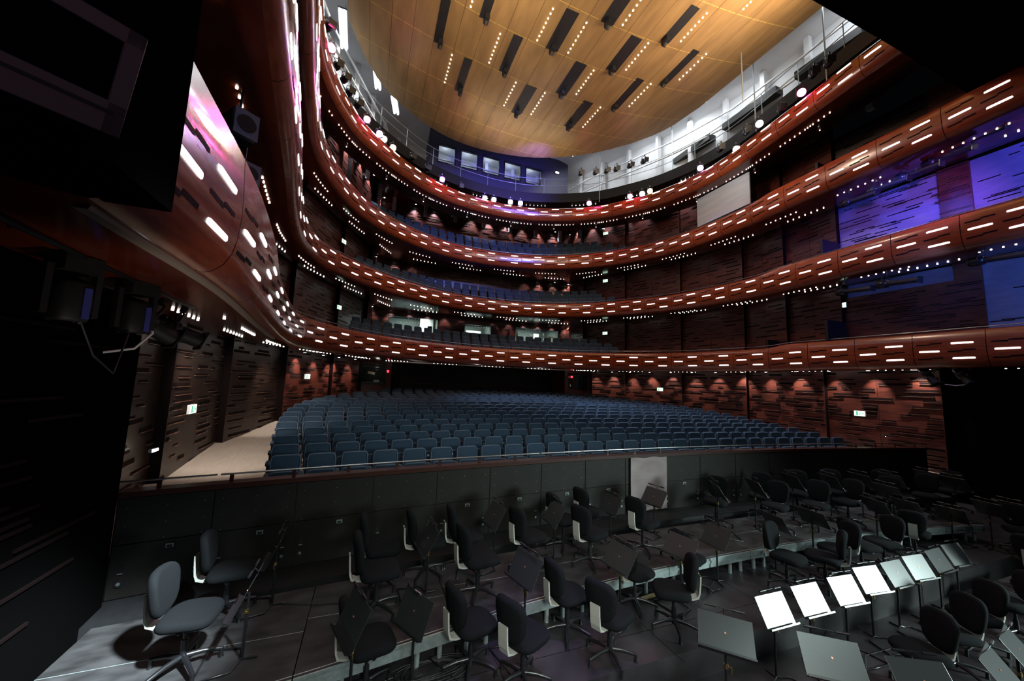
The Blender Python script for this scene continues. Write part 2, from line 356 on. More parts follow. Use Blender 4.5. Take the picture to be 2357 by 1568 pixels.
# ------------------------------------------------------------------ outer walls
def panel_wall(b, P, z0, z1, step=.2, dens=1.0, maxlen=2.6, sl=True, mi=0, seedv=1, big=0):
    """serrated vertical boards along the plan line P; slots routed in, each with a ledge under it"""
    rnd = random.Random(seedv)
    for a, c in zip(P, P[1:]):
        a, c = Vector(a), Vector(c); L = (c-a).length; k = max(1, round(L/maxlen))
        for i in range(k):
            p0, p1 = a.lerp(c, i/k), a.lerp(c, (i+1)/k); t = (p1-p0).normalized()
            n = Vector((-t.y, t.x)) if (p0.x < 0) == (t.y > 0) else Vector((t.y, -t.x))
            mid = (p0+p1)/2
            if n.dot(Vector((0, 11))-mid) < 0: n = -n
            q0 = p0+n*step; t = (p1-q0).normalized(); L2 = (p1-q0).length
            n2 = Vector((-t.y, t.x)); n2 = n2 if n2.dot(n) > 0 else -n2
            def W(u, z, o=0): q = q0+t*u+n2*o; return (q.x, q.y, z)
            b.add([W(0, z0), W(L2, z0), W(L2, z1), W(0, z1)], [(0, 1, 2, 3)], mi)
            b.add([(p0.x, p0.y, z0), W(0, z0), W(0, z1), (p0.x, p0.y, z1)], [(0, 1, 2, 3)], 1)
            if not sl: continue
            # vertical joint
            b.add([W(L2*.5-.006, z0, .003), W(L2*.5+.006, z0, .003), W(L2*.5+.006, z1, .003), W(L2*.5-.006, z1, .003)], [(0, 1, 2, 3)], 1)
            z = z0+.1+rnd.random()*.1
            while z < z1-.12:
                u = rnd.random()*.8-.3
                while u < L2-.15:
                    ln = .25+rnd.random()*1.0; u0, u1 = max(u, .03), min(u+ln, L2-.03); h = (.03 if rnd.random() < .6 else .055)*(1+.5*big); lp = .016+.02*big
                    if u1-u0 > .15:
                        zz = z+rnd.choice((0, 0, .05))
                        b.add([W(u0, zz, .004), W(u1, zz, .004), W(u1, zz+h, .004), W(u0, zz+h, .004)], [(0, 1, 2, 3)], 1)
                        b.add([W(u0, zz-.012, .002), W(u1, zz-.012, .002), W(u1, zz-.012, lp), W(u0, zz-.012, lp), W(u0, zz, .002), W(u1, zz, .002), W(u1, zz, lp), W(u0, zz, lp)],
                              [(0, 1, 2, 3), (4, 7, 6, 5), (3, 2, 6, 7), (0, 3, 7, 4), (1, 5, 6, 2)], 2)
                    u += ln+(.15+rnd.random()*1.1)/dens
                z += .13+rnd.random()*.1
WM = ['wall', 'slot', 'lip']
for sgn, nm in ((-1, 'left'), (1, 'right')):
    P = outer(sgn, 22.4)[:-1]
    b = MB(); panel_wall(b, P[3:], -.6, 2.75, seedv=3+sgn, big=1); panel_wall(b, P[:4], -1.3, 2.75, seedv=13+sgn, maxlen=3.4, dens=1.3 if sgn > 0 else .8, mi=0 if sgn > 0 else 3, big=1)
    struct('wall_'+nm, b, WM+['wallshaded'], 'dark slotted wood wall on the %s of the stalls' % nm, 'wall')
# rear wall of the stalls: booths at both sides and a dark recess between them
b = MB()
b.box((0, 24.2, 1.2), (15, .1, 3.4), 1)
for sgn in (-1, 1):
    b.box((sgn*5.75, 23.3, 1.2), (.25, 2, 3.2), 0); b.box((sgn*6.6, 22.5, .75), (1.9, .12, .9), 0); b.box((sgn*6.6, 22.5, 2.55), (1.9, .12, .4), 0); b.box((sgn*7.6, 22.5, 1.2), (.25, .12, 3), 0)
for x, w in ((-3.6, 2.2), (0, 2.2), (3.6, 2.3)): b.box((x, 23.6, 1.32), (w, .04, .02), 2)
struct('wall_back', b, ['wall', 'black', 'lip'], 'dark recessed wall behind the last stalls row', 'wall')

# ------------------------------------------------------------------ balconies
TN = ['lowest', 'second', 'third', 'topmost']
PROFILE0 = [(-.34, .45), (-.02, .45), (.03, .41), (.055, .3), (.06, .1), (.05, -.1), (.02, -.26), (-.04, -.38), (-.12, -.45), (-.2, -.47)]
PROFILE = PROFILE0
def face(o_at):      # the front's bulge at height dz
    for (o0, d0), (o1, d1) in zip(PROFILE[1:], PROFILE[2:]):
        if d1 <= o_at <= d0: return o0+(o1-o0)*(d0-o_at)/(d0-d1)
    return 0
strip_me = None; dot_me = None
def small_meshes():
    global strip_me, dot_me
    s = MB(); s.pad((0, 0, 0), (1, 0, 0), (0, 0, 1), (0, 1, 0), .235, .028, .03, e=8, N=16, layers=((-.5, .9), (.2, 1), (.5, .85)))
    o = s.build('strip', 'strip'); strip_me = o.data; bpy.data.objects.remove(o)
    d = MB(); d.tube([(0, 0, .012), (0, 0, -.012)], .02, 8); o = d.build('dot', 'dot'); dot_me = o.data; bpy.data.objects.remove(o)
small_meshes()
def balcony(i):
    global PROFILE
    T = TIER[i]; c, z, tp = T['c'], T['z'], T['top']
    PROFILE = [(-.34, tp), (-.02, tp), (.03, tp-.04), (.055, min(.3, tp-.08))]+PROFILE0[4:]
    p0 = c.at(c.L/2)[0]
    t = thing('balcony_parapet', {0: 'red lacquered front of the lowest balcony, nearest to the stalls seats', 1: 'red lacquered front of the second balcony, above the control room windows',
              2: 'red lacquered front of the third balcony, second from the top', 3: 'red lacquered front of the topmost balcony, under the pink and white stage lamps'}[i], 'balcony front', (p0.x, p0.y, z-.47))
    off = Vector((p0.x, p0.y, z-.47))
    LP = 1.475; n = int(c.L/LP); LP = c.L/n
    b = MB()
    def rise(d):                                                    # the stage boxes have a taller parapet
        if i == 3: return 0
        a = min(1, max(0, (5.2-d)/.9)) if i == 0 else 0; q = min(1, max(0, (9.2-(c.L-d))/.9))
        return .24*a+.13*q
    def ring(d, ex=0):
        p, tg, nn = c.at(d); e = rise(d); return [Vector((p.x+nn.x*(o+ex), p.y+nn.y*(o+ex), z+dz+(e if dz > tp-.05 else 0)))-off for o, dz in PROFILE]
    K = 4
    for k in range(n):                                              # one lacquered board per bay, hairline joints between
        b.grid([ring(k*LP+.008+(LP-.016)*j/K) for j in range(K+1)], 0)
    b.grid([ring(c.L*j/(n*8), ex=-.012) for j in range(8*n+1)], 1)
    def patch(d0, d1, z0, z1, mi, ex=.004):
        rows = []
        for j in range(3):
            d = d0+(d1-d0)*j/2; p, tg, nn = c.at(d)
            rows.append([Vector((p.x+nn.x*(face(q)+ex), p.y+nn.y*(face(q)+ex), z+q))-off for q in (z1, z0)])
        b.grid(rows, mi, False)
    spots = []
    RT = .24 if tp > .35 else .19
    for k in range(n):
        s = k*LP
        for zz, u in ((RT, .70), (.02, .24), (-.2, .70)): spots.append((s+u*LP, zz))
        for zz, u in ((RT, .26), (.02, .70), (-.2, .26)):
            patch(s+(u-.2)*LP, s+u*LP, zz-.035, zz+.005, 1); patch(s+u*LP, s+(u+.17)*LP, zz-.005, zz+.035, 1)
    for j in (0, 1):                                                # closed ends
        r = ring(0 if j == 0 else c.L); r2 = [v+Vector((0, 0, 0)) for v in r]
        r2.append(Vector((r[0].x, r[0].y, r[-1].z))); b.add(r2, [tuple(range(len(r2)))], 1)
    b.build('front_board', ['lacquer', 'slot'], t)
    # strips of light, every one let into the front
    lit = c.L-1.0 if i == 3 else c.L
    for d, zz in spots:
        if d > lit: continue
        p, tg, nn = c.at(d); o = face(zz)
        tilt = (face(zz-.05)-face(zz+.05))/.1
        yw = math.atan2(tg.y, tg.x)
        link('light_strip', strip_me, t, Vector((p.x+nn.x*(o-.002), p.y+nn.y*(o-.002), z+zz))-off, (0, 0, yw))
    # slim rail over the parapet
    if i == 3: return t
    b = MB(); b.tube([Vector((*(lambda q: q[0]-q[2]*.2)(c.at(c.L*j/120)), z+tp+.13+rise(c.L*j/120)*.6))-off for j in range(121)], .014, 6); b.build('parapet_rail', 'chrome', t)
    b = MB(); d = .3
    while d < c.L:
        p, tg, nn = c.at(d); q = p-nn*.2; b.box(Vector((q.x, q.y, z+tp+.06))-off, (.05, .05, .12), 0, Matrix.Rotation(math.atan2(tg.y, tg.x), 3, 'Z')); d += LP
    b.build('rail_posts', 'lacquer', t)['kind'] = 'stuff'
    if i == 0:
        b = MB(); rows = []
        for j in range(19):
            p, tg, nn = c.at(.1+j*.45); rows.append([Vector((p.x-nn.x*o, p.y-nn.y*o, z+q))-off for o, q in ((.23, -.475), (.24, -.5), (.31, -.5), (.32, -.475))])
        b.grid(rows, 0, False); b.build('reflection_band', 'beige', t)  # reflection along the soffit edge, put into a pale band
    return t
BAL = [balcony(i) for i in range(4)]

WALLPLAN = {}
def plan_line(yb, x0=10.55, n=120):
    """outer wall line from the left stage side round the back to the right stage side, as a curve"""
    L = [(-9.6, 1.0), (-10.3, 4.0)]+outer(-1, yb); R = [(10.4, 1.0), (10.5, 4.0)]+outer(1, yb)
    P = [Vector(p) for p in L]+[Vector(p) for p in R[::-1]]
    l = [0]
    for a, c in zip(P, P[1:]): l.append(l[-1]+(c-a).length)
    out = []
    for k in range(n+1):
        d = l[-1]*k/n; j = 0
        while j < len(l)-2 and l[j+1] < d: j += 1
        out.append(P[j].lerp(P[j+1], (d-l[j])/(l[j+1]-l[j])))
    return out
def soffit(i):
    T = TIER[i]; c, z = T['c'], T['z']; n = 120; yb = 24.6 if i else 24.3
    O = plan_line(yb)
    b = MB(); rows = []; rib = MB()
    for k in range(n+1):
        p, tg, nn = c.at(c.L*k/n); a = p-nn*.2; o = O[k]
        zw = z-.36 if i == 0 else z-.1
        if i < 3: rows.append([Vector((a.x, a.y, z-.47)), Vector((*a.lerp(o, .12), z-.5)), Vector((*a.lerp(o, .5), z-.42)), Vector((*a.lerp(o, .8), z-.38)), Vector((*a.lerp(o, 1), zw))])
        else:
            w = min(1.5, (o-a).length*.8); e = (o-a).normalized()
            rows.append([Vector((a.x, a.y, z-.47)), Vector((*(a+e*w*.3), z-.5)), Vector((*(a+e*w), z-.46)), Vector((*(a+e*(w+.03)), z+.95)), Vector((*o, z+1.0))])
    b.grid(rows, 0, True)
    if i == 3:                                                      # fine slats under the top balcony
        for q in range(1, 13):
            f = q/13
            r = [[rows[k][1].lerp(rows[k][2], f+e)-Vector((0, 0, .004)) for e in (0, .03)] for k in range(n+1)]
            b.grid(r, 1, False)
    b.grid([[Vector((v.x, v.y, z+.05)) for v in (r[0], r[-1] if i < 3 else r[2])] for r in rows], 2, False)   # floor of the tier
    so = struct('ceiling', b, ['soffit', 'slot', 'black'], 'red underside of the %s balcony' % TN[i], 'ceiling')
    # groups of seven downlights, in two lines
    pts = []
    d = .9
    while d < c.L-.5:
        for f, sh in ((.22, 0), (.55, .9)):
            for q in range(7):
                dd = d+sh+q*.2
                if dd > c.L or (i == 0 and dd < 4.6) or (i == 3 and dd > c.L-3): continue
                p, tg, nn = c.at(dd); a = p-nn*.2; k = dd/c.L*n; k0 = int(k); o = O[k0].lerp(O[min(k0+1, n)], k-k0)
                if i == 3: f = (.45 if f < .5 else 1.05)/max(1.2, (o-a).length)
                w = a.lerp(o, f); zz = z-.515+(.08*(f-.12)/.38 if f < .5 else .08+.04*(f-.5)/.3 if i < 3 else 0) if i < 3 else z-.515
                pts.append(Vector((w.x, w.y, zz)))
        d += 2.6
    pts.sort(key=lambda v: (v-Vector((-6.8, 0, 1.6))).length)
    for v in pts[:98]: link('downlight', dot_me, so, v)
    b = MB()
    for v in pts[98:]: b.tube([v+Vector((0, 0, .012)), v-Vector((0, 0, .012))], .02, 6)
    if pts[98:]: b.build('downlight', 'dot', so)['kind'] = 'stuff'
for i in range(4): soffit(i)

# upper walls behind every tier
def level_walls(i, z0, z1):
    for sgn, nm in ((-1, 'left'), (1, 'right')):
        P = outer(sgn, 24.6)
        b = MB(); panel_wall(b, P if sgn < 0 else [(10.5, 8.7)]+P[2:], z0, z1, seedv=40+i*5+sgn)
        struct('wall_'+nm, b, WM, 'slotted dark wood wall on the %s behind the %s balcony' % (nm, TN[i]), 'wall')
level_walls(0, 2.9, 6.12); level_walls(1, 6.1, 9.32); level_walls(2, 9.3, 13.3)
# straight rear walls
def slots(b, x0, x1, y, z0, z1, n, rnd):
    for _ in range(n):
        l = .3+rnd.random()*1.1; x = x0+rnd.random()*max(.1, x1-x0-l); z = z0+rnd.random()*(z1-z0)
        b.box((x+l/2, y, z), (l, .012, .04), 1); b.box((x+l/2, y-.012, z-.028), (l, .04, .012), 2)
WIN = [(-5.95, -2.75, 4.62, 5.62), (-1.0, 1.0, 4.82, 5.5), (2.75, 6.3, 4.3, 5.6)]
rnd = random.Random(5); b = MB()
edges = [-7.0]+[e for w in WIN for e in w[:2]]+[7.0]
for a, c in zip(edges[::2], edges[1::2]):
    b.box(((a+c)/2, 24.65, 4.5), (c-a, .12, 3.2), 0); slots(b, a, c, 24.59, 3.4, 5.7, 14, rnd)
for x0, x1, z0, z1 in WIN:
    b.box(((x0+x1)/2, 24.65, (2.9+z0)/2), (x1-x0, .12, z0-2.9), 0); b.box(((x0+x1)/2, 24.65, (z1+6.1)/2), (x1-x0, .12, 6.1-z1), 0)
struct('wall_back', b, WM, 'dark wood wall with three lit windows behind the lowest balcony', 'wall')
for i, (z0, z1, y) in enumerate(((6.1, 9.32, 24.65), (9.3, 13.3, 24.65))):
    b = MB()
    for k in range(6):
        x = -7+14/6*k; b.box((x+7/6, y, (z0+z1)/2), (14/6-.015, .12, z1-z0), 0); slots(b, x, x+14/6, y-.06, z0+1.0, z1-.15, 30+20*i, rnd)
    struct('wall_back', b, WM, 'slotted wood wall behind the rear rows of the %s balcony' % TN[i+1], 'wall')
# right hand side stage boxes: pale washed panels with a dark wood pier between them
def wall_quad(b, x, y0, y1, z0, z1, mi=0, slt=0, rnd=None, msl=1):
    b.box((x+.06, (y0+y1)/2, (z0+z1)/2), (.12, y1-y0, z1-z0), mi)
    for _ in range(slt):
        l = .2+rnd.random()*.8; y = y0+rnd.random()*max(.05, y1-y0-l); z = z0+.05+rnd.random()*(z1-z0-.1)
        b.box((x-.003, min(y+l/2, y1-.05), z), (.01, l, .03), msl)
        if mi == 2: b.box((x-.012, min(y+l/2, y1-.05), z-.022), (.035, l, .012), 3)
for i, (z0, z1) in enumerate(((2.9, 5.9), (6.1, 9.1), (9.3, 12.1))):
    b = MB(); r2 = random.Random(80+i)
    if i == 0:
        wall_quad(b, 10.5, 5.75, 8.7, z0, 5.35, 2, 60, r2); wall_quad(b, 10.75, 5.75, 8.7, 5.3, z1, 0)  # upper pale strip is a reflection given the shape of wall
        wall_quad(b, 10.5, 5.15, 5.75, z0, z1, 2, 22, r2); wall_quad(b, 10.55, 1.0, 5.15, z0, z1, 0, 26, r2)
    elif i == 1:
        wall_quad(b, 10.5, 5.85, 8.7, z0, z1, 0, 60, r2); wall_quad(b, 10.4, 5.15, 5.85, z0, z1, 2, 26, r2); wall_quad(b, 10.5, 1.0, 5.15, z0, z1, 0, 34, r2)
    else:
        wall_quad(b, 10.5, 5.9, 8.7, z0, z1, 4, 50, r2); wall_quad(b, 10.4, 5.0, 5.9, z0, z1, 2, 22, r2); wall_quad(b, 10.5, 1.0, 5.0, z0, z1, 4, 20, r2)
    struct('wall_right', b, ['pale', 'slot', 'wall', 'lip', 'wallshaded'], 'side wall panels by the stage, level with the %s balcony' % TN[i], 'wall')
    b = MB(); b.box((9.95, 8.75, z0+.75), (1.2, .1, 1.5), 0); b.box((10.2, 11.3, z0+.5), (.9, .1, 1.0), 0)
    struct('trim_%d' % (i+2), b, 'black', 'black side box partition on the right of the %s balcony' % TN[i], 'partition')

# stage portal: black piers and header
b = MB(); b.box((-9.3, .6, 9), (2.75, 4.0, 13.0), 0)
struct('wall_left', b, 'pier', 'black proscenium pier at the upper left', 'wall')
b = MB(); b.box((-10.0, 2.2, .2), (.7, 8.2, 4.6), 0)
for k in range(26): 
    y = 2.2+random.random()*3.6; b.box((-9.64, y, -1+random.random()*3), (.02, .5+random.random()*.8, .03), 1)
struct('wall_left', b, ['pier', 'slot'], 'black stage side wall at the lower left of the pit', 'wall')
b = MB(); b.box((10.9, 2.2, .3), (.7, 8.2, 5.2), 0); b.box((11.4, 1.6, 9), (1.4, 4, 14), 0)
struct('wall_right', b, 'pier', 'black stage side wall at the far right of the pit', 'wall')
b = MB(); b.prism([(-9, 4.55), (4.36, 4.34), (11, 4.34), (11, 2.0), (-9, 2.0)], 10.0, 18)
struct('wall_front', b, 'pier', 'black proscenium header hanging over the stage opening', 'wall')

# ------------------------------------------------------------------ reflector over the stalls
def cz(x, y): return 14.3+.0195*x*x+.012*max(0, y-13)**2
OUT = Curve([(-8.3, 4), (-8.75, 8), (-8.9, 11.5), (-8.78, 14.25), (-7.83, 16.7), (-6.8, 18.0), (-4.46, 19.2), (-1.94, 19.35), (1.67, 18.45), (4.94, 16.5), (7.1, 14.0), (7.4, 10.9), (7.2, 8.8), (6.9, 7.8), (6.2, 5)])
def span(x):
    ys = [p.y for p, q in zip(OUT.p, OUT.p[1:]) if (p.x-x)*(q.x-x) <= 0]
    return max(ys) if ys else None
t = thing('ceiling_reflector', 'curved gold boarded ceiling reflector hanging above the stalls', 'ceiling reflector', (0, 10, 14.3))
off = Vector((0, 10, 14.3)); b = MB()
xs = [-8.6+.8*k for k in range(21)]
for xa, xb in zip(xs, xs[1:]):
    sub = [xa+.006+(xb-xa-.012)*q/3 for q in range(4)]
    ends = [span(x) for x in sub]
    if any(e is None for e in ends): 
        ends = [e if e else 6.5 for e in ends]
    rows = []
    for k in range(25):
        f = k/24; rows.append([Vector((x, 3.6+(e-3.6)*f, cz(x, 3.6+(e-3.6)*f)))-off for x, e in zip(sub, ends)])
    b.grid(rows, 0, True)
    b.grid([[v+Vector((0, 0, 0)) for v in rows[-1]], [v+Vector((0, 0, .25)) for v in rows[-1]]], 0, False)
xs2 = [-8.6+.4*k for k in range(41)]
b.grid([[Vector((x, 3.6+((span(x) or 6)-3.6)*k/12, cz(x, 3.6+((span(x) or 6)-3.6)*k/12)+.02))-off for x in xs2] for k in range(13)], 2, True)
for yy in (6.3, 8.1, 9.85, 11.6, 13.45, 15.3, 17.0, 18.3):
    for xa, xb in zip(xs2, xs2[1:]):
        if (span(xa) or 0) > yy+.1 and (span(xb) or 0) > yy+.1:
            b.grid([[Vector((x, yy+e, cz(x, yy)-.004))-off for x in (xa+.02, xb-.02)] for e in (-.014, .014)], 1, False)
b.build('boards', ['gold', 'goldline', 'goldgap'], t)
SL = [(-5.15, 11.68, 13.52), (-3.82, 9.95, 11.65), (-3.9, 13.5, 15.42), (-2.48, 11.62, 13.38), (-1.2, 9.95, 11.6), (-1.17, 13.48, 15.36), (.1, 8.3, 9.88), (.16, 11.6, 13.35), (1.44, 9.9, 11.5), (1.55, 13.28, 15.17), (2.5, 8.3, 9.72), (2.86, 11.45, 13.25), (4.0, 9.66, 11.38)]
LR = [(-4.62, 13.74, 15.3), (-4.42, 10.2, 11.5), (-3.18, 11.9, 13.25), (-1.86, 13.62, 15.12), (-1.85, 10.2, 11.47), (-.56, 10.13, 11.42), (-.5, 13.58, 15.05), (.66, 8.4, 9.7), (.8, 11.74, 13.08), (2.02, 9.97, 11.25), (2.28, 13.43, 14.93), (3.15, 8.38, 9.52), (3.56, 11.58, 12.98), (4.3, 7.0, 7.9), (4.65, 9.72, 11.06)]
for x, y0, y1 in SL:
    s = MB(); n = 6
    for e, f in ((-.25, .25),):
        s.grid([[Vector((x+q, y0+(y1-y0)*k/n, cz(x, y0+(y1-y0)*k/n)-.012))-off for q in (e, f)] for k in range(n+1)], 0, False)
    ym = y1-.12
    s.box(Vector((x, ym, cz(x, ym)-.1))-off, (.16, .3, .18), 0); s.tube([Vector((x, ym+.02, cz(x, ym)-.16))-off, Vector((x, ym+.1, cz(x, ym)-.26))-off], .07, 10, 0)
    s.build('lighting_slot', 'black', t)
gd = MB().tube([(0, 0, .01), (0, 0, -.012)], .026, 8).build('d', 'dotgold'); gme = gd.data; bpy.data.objects.remove(gd)
LA = [Vector((x, y0+(y1-y0)*q/7, 0)) for x, y0, y1 in LR for q in range(8)]
for v in LA: v.z = cz(v.x, v.y)-.012
LA.sort(key=lambda v: (v-Vector((-6.8, 0, 1.6))).length)
for v in LA[:98]: link('ceiling_lamp', gme, t, v-off)
b = MB()
for v in LA[98:]: b.tube([v-off+Vector((0, 0, .01)), v-off-Vector((0, 0, .012))], .026, 8)
b.build('ceiling_lamp', 'dotgold', t)['kind'] = 'stuff'
# ------------------------------------------------------------------ stalls seats
def edge(b, y, z, hw, hh):
    pts = []
    for k in range(28):
        q = 2*PI*k/28; c, s = math.cos(q), math.sin(q); pts.append((hw*math.copysign(abs(c)**.25, c), y-.12*hh*math.copysign(abs(s)**.25, s)*-1*-1+.0, z+hh*math.copysign(abs(s)**.25, s)))
    b.tube([(x, y+.12*(zz-z), zz) for x, _, zz in pts], .0075, 5, 1, closed=True)
def make_seat():
    """tip-up seat, faces -y; origin on the floor under the back"""
    t = thing('theatre_seat', 'blue upholstered stalls seat', 'seat', group='stalls seats')
    b = MB(); b.pad((0, .04, .60), (1, 0, 0), (0, .12, .993), (0, -.993, .12), .245, .29, .09, e=8, N=28); edge(b, .04-.047, .6, .232, .277); b.build('backrest', ['seat', 'seatedge'], t)
    b = MB(); b.pad((0, -.1, .43), (1, 0, 0), (0, .1, .995), (0, -.995, .1), .23, .2, .1, e=8, N=28); edge(b, -.1-.052, .43, .217, .187); cu = b.build('cushion', ['seat', 'seatedge'], t)
    MB().tube([(0, -.145, .535), (0, -.165, .535)], .024, 12).build('number_disc', 'button', cu)
    b = MB(); b.pad((.275, -.12, .56), (0, 1, 0), (1, 0, 0), (0, 0, 1), .17, .036, .06, e=4, N=14); b.box((.275, -.08, .27), (.03, .2, .54), 1); b.build('armrest', ['seat', 'seatdark'], t)
    b = MB(); b.pad((0, .1, .5), (1, 0, 0), (0, .12, .993), (0, -.993, .12), .235, .3, .03, e=7, N=16); b.build('back_shell', 'seatdark', t)
    b = MB(); b.pad((-.275, -.12, .56), (0, 1, 0), (1, 0, 0), (0, 0, 1), .17, .036, .06, e=4, N=14); b.box((-.275, -.08, .27), (.03, .2, .54), 1); b.build('end_armrest', ['seat', 'seatdark'], t)
    return t
HALF = [8.39, 8.54, 8.68, 8.81, 8.96, 9.06, 9.12, 9.16, 9.11, 8.99, 8.78, 8.49, 8.04, 7.5, 6.9, 6.2]
seat0 = make_seat(); endarm = [c for c in seat0.children if c.name.startswith('end_armrest')][0]
SEATS = []
for k, hf in enumerate(HALF):
    yc, ye = 8.44+.85*k, 7.86+.79*k
    n = round(2*hf/.57); w = 2*hf/n
    for j in range(n):
        x = -hf+w*(j+.5); y = yc-(yc-ye)*(x/hf)**2; sl = -2*(yc-ye)*x/hf**2
        SEATS.append((k, j, n, x, y, -.745+.061*k, math.atan(sl)))
ROW = [ordn(k+1)+' row from the pit rail' if k else 'front row by the pit rail' for k in range(16)]
cnt = 0; rest = []
for k, j, n, x, y, z, a in SEATS:
    if cnt >= 300: rest.append((x, y, z, a)); continue
    cnt += 1
    if j < n/2: lab = 'blue stalls seat, %s from the left aisle, %s' % (ordn(j+1), ROW[k])
    else: lab = 'blue stalls seat, %s from the right wall, %s' % (ordn(n-j), ROW[k])
    s = dup(seat0, (x, y, z), a, lab)
    for c in list(s.children):
        if c.name.startswith('end_armrest') and j: bpy.data.objects.remove(c)
def kill(o):
    for c in list(o.children): kill(c)
    bpy.data.objects.remove(o)
# the farther rows as one mass
b = MB()
def seat_mass(b, x, y, z, a):
    ca, sa = math.cos(a), math.sin(a)
    P = lambda p: (x+p[0]*ca-p[1]*sa, y+p[0]*sa+p[1]*ca, z+p[2])
    for c, aa, bb, th in (((0, .04, .60), .245, .29, .09), ((0, -.1, .43), .23, .2, .1)):
        m = MB(); m.pad(c, (1, 0, 0), (0, .12, .993), (0, -.993, .12), aa, bb, th, e=7, N=12, layers=((-.5, .9), (0, 1), (.5, .9)))
        b.add([P(v) for v in m.v], m.f, 0, True)
    m = MB(); m.box((.275, -.1, .44), (.05, .3, .3)); b.add([P(v) for v in m.v], m.f, 0)
for q in rest: seat_mass(b, *q)
o = b.build('theatre_seats', 'seat'); tag(o, 'farther rows of blue stalls seats under the lowest balcony', 'seats', 'stalls seats', 'stuff')
kill(seat0)
# ------------------------------------------------------------------ balcony seats
def make_bseat():
    t = thing('balcony_chair', 'dark blue balcony seat', 'seat', group='balcony seats')
    MB().pad((0, .04, .62), (1, 0, 0), (0, .12, .993), (0, -.993, .12), .24, .27, .08, e=7, N=14, layers=((-.5, .9), (0, 1), (.5, .9))).build('backrest', 'seat', t)
    MB().pad((0, -.08, .43), (1, 0, 0), (0, .1, .995), (0, -.995, .1), .23, .2, .1, e=6, N=14, layers=((-.5, .9), (0, 1), (.5, .9))).box((0, .02, .13), (.1, .2, .27)).build('cushion', 'seat', t)
    return t
bs0 = make_bseat(); bc = 0
for i, (rows, d0s, span0, span1) in enumerate((
        (((1.3, 3.02), (2.15, 3.34), (3.0, 3.72)), None, -7.6, 7.2), (((1.0, 6.27), (1.85, 6.72), (2.7, 7.2)), None, -7.7, 7.3), (((.8, 9.45), (1.6, 10.05), (2.4, 10.65)), None, -7.2, 7.4))):
    c = TIER[i]['c']
    for r, (o, z) in enumerate(rows):
        pts = []; d = 0; last = None
        while d < c.L:
            p, tg, nn = c.at(d); q = p-nn*o
            if span0 < q.x < span1 and q.y > 14 and (last is None or (q-last).length >= .585): pts.append((q, math.atan2(nn.y, nn.x)+PI/2)); last = q
            d += .02
        b = MB()
        for k in range(len(pts)-1):
            (q, a), (q2, a2) = pts[k], pts[k+1]; m = (q+q2)/2
            b.box((m.x, m.y, z-.25), ((q2-q).length*1.25, .82, .5), 0, Matrix.Rotation(a, 3, 'Z'))
        tag(struct('floor', b, 'black', 'black seating step, row %d up from the front of the %s balcony' % (r+1, TN[i]), 'floor'))
        for k, (q, a) in enumerate(pts):
            n = len(pts); rw = ('front row', 'second row', 'third row', 'fourth row')[r]
            lab = 'blue %s balcony seat, %s from the %s, %s' % (TN[i], ordn(k+1 if k < n/2 else n-k), 'left' if k < n/2 else 'right', rw)
            dup(bs0, (q.x, q.y, z), a, lab, 'seats on the %s balcony' % TN[i]); bc += 1
kill(bs0)
print('STALLS', cnt, len(rest), 'BALCONY', bc)
# ------------------------------------------------------------------ riser decks along the pit wall
def dk_front(x): return 4.98-.0135*(x+.3)**2 if x > -5 else 4.68-.19*(-5-x)**.9
def dk_back(x): return 6.25-.006*x*x
DX = [-9.45, -7.27, -5.65, -3.9, -2.1, -.2, 1.85, 3.95, 6.5]
DL = ['grey scuffed riser deck at the far left end, under the nearest swivel chair', 'scuffed riser deck second from the left, behind the coil of cable', 'scuffed riser deck third from the left end of the row',
      'scuffed riser deck fourth from the left end of the row', 'scuffed riser deck in front of the hanging pink grey cloth', 'scuffed riser deck fourth from the right end of the row', 'scuffed riser deck third from the right end of the row', 'scuffed riser deck at the far right end of the row']
DL[6] = 'scuffed riser deck second from the right end of the row'; DL[5] = 'scuffed riser deck third from the right end of the row'
for k, (a, c) in enumerate(zip(DX, DX[1:])):
    a += .006; c -= .006; m = (a+c)/2; y0 = (dk_front(a)+dk_front(c))/2
    t = thing('riser_deck', DL[k], 'stage deck', (m, y0, -1.6), 0, 'riser decks in the pit')
    n = 6; fr = [(a+(c-a)*q/n) for q in range(n+1)]
    poly = [(x-m, dk_front(x)-y0) for x in fr]+[(x-m, dk_back(x)-y0) for x in fr[::-1]]
    b = MB(); b.prism(poly, .335, .35, 0)
    b.box((0, (dk_back(m)+dk_front(m))/2-y0, .3502), (c-a, .008, .001), 1); b.build('top', ['deck', 'alu'], t)
    b = MB()
    b.grid([[(x-m, dk_front(x)-y0-.012, z) for x in fr] for z in (.2, .34)], 0, False, True)
    b.grid([[(x-m, dk_front(x)-y0-.024, z) for x in fr] for z in (.27, .31)], 0, False, True)
    b.grid([[(x-m, dk_front(x)-y0-.012, .34) for x in fr], [(x-m, dk_front(x)-y0+.03, .352) for x in fr]], 0, False)
    b.grid([[(x-m, dk_front(x)-y0-.012, .2) for x in fr], [(x-m, dk_front(x)-y0+.05, .2) for x in fr]], 0, False)
    b.build('front_edge', 'alu', t)
    for x in (a+.16, a+.42, c-.42, c-.16) if k else (a+.5, c-.42, c-.16):
        for y in (dk_front(x)+.06, dk_back(x)-.1):
            MB().tube([(x-m, y-y0, 0), (x-m, y-y0, .31)], .03, 12).build('leg', 'alu', t)
t = thing('riser_deck', 'low riser deck corner at the right edge of the picture, under a swivel chair', 'stage deck', (4.3, 2.9, -1.95), 0, 'riser decks in the pit')
MB().box((0, 0, .34), (1.5, 1.0, .02)).build('top', 'deck', t); MB().box((-.75, 0, .28), (.02, 1.0, .12)).build('front_edge', 'alu', t)
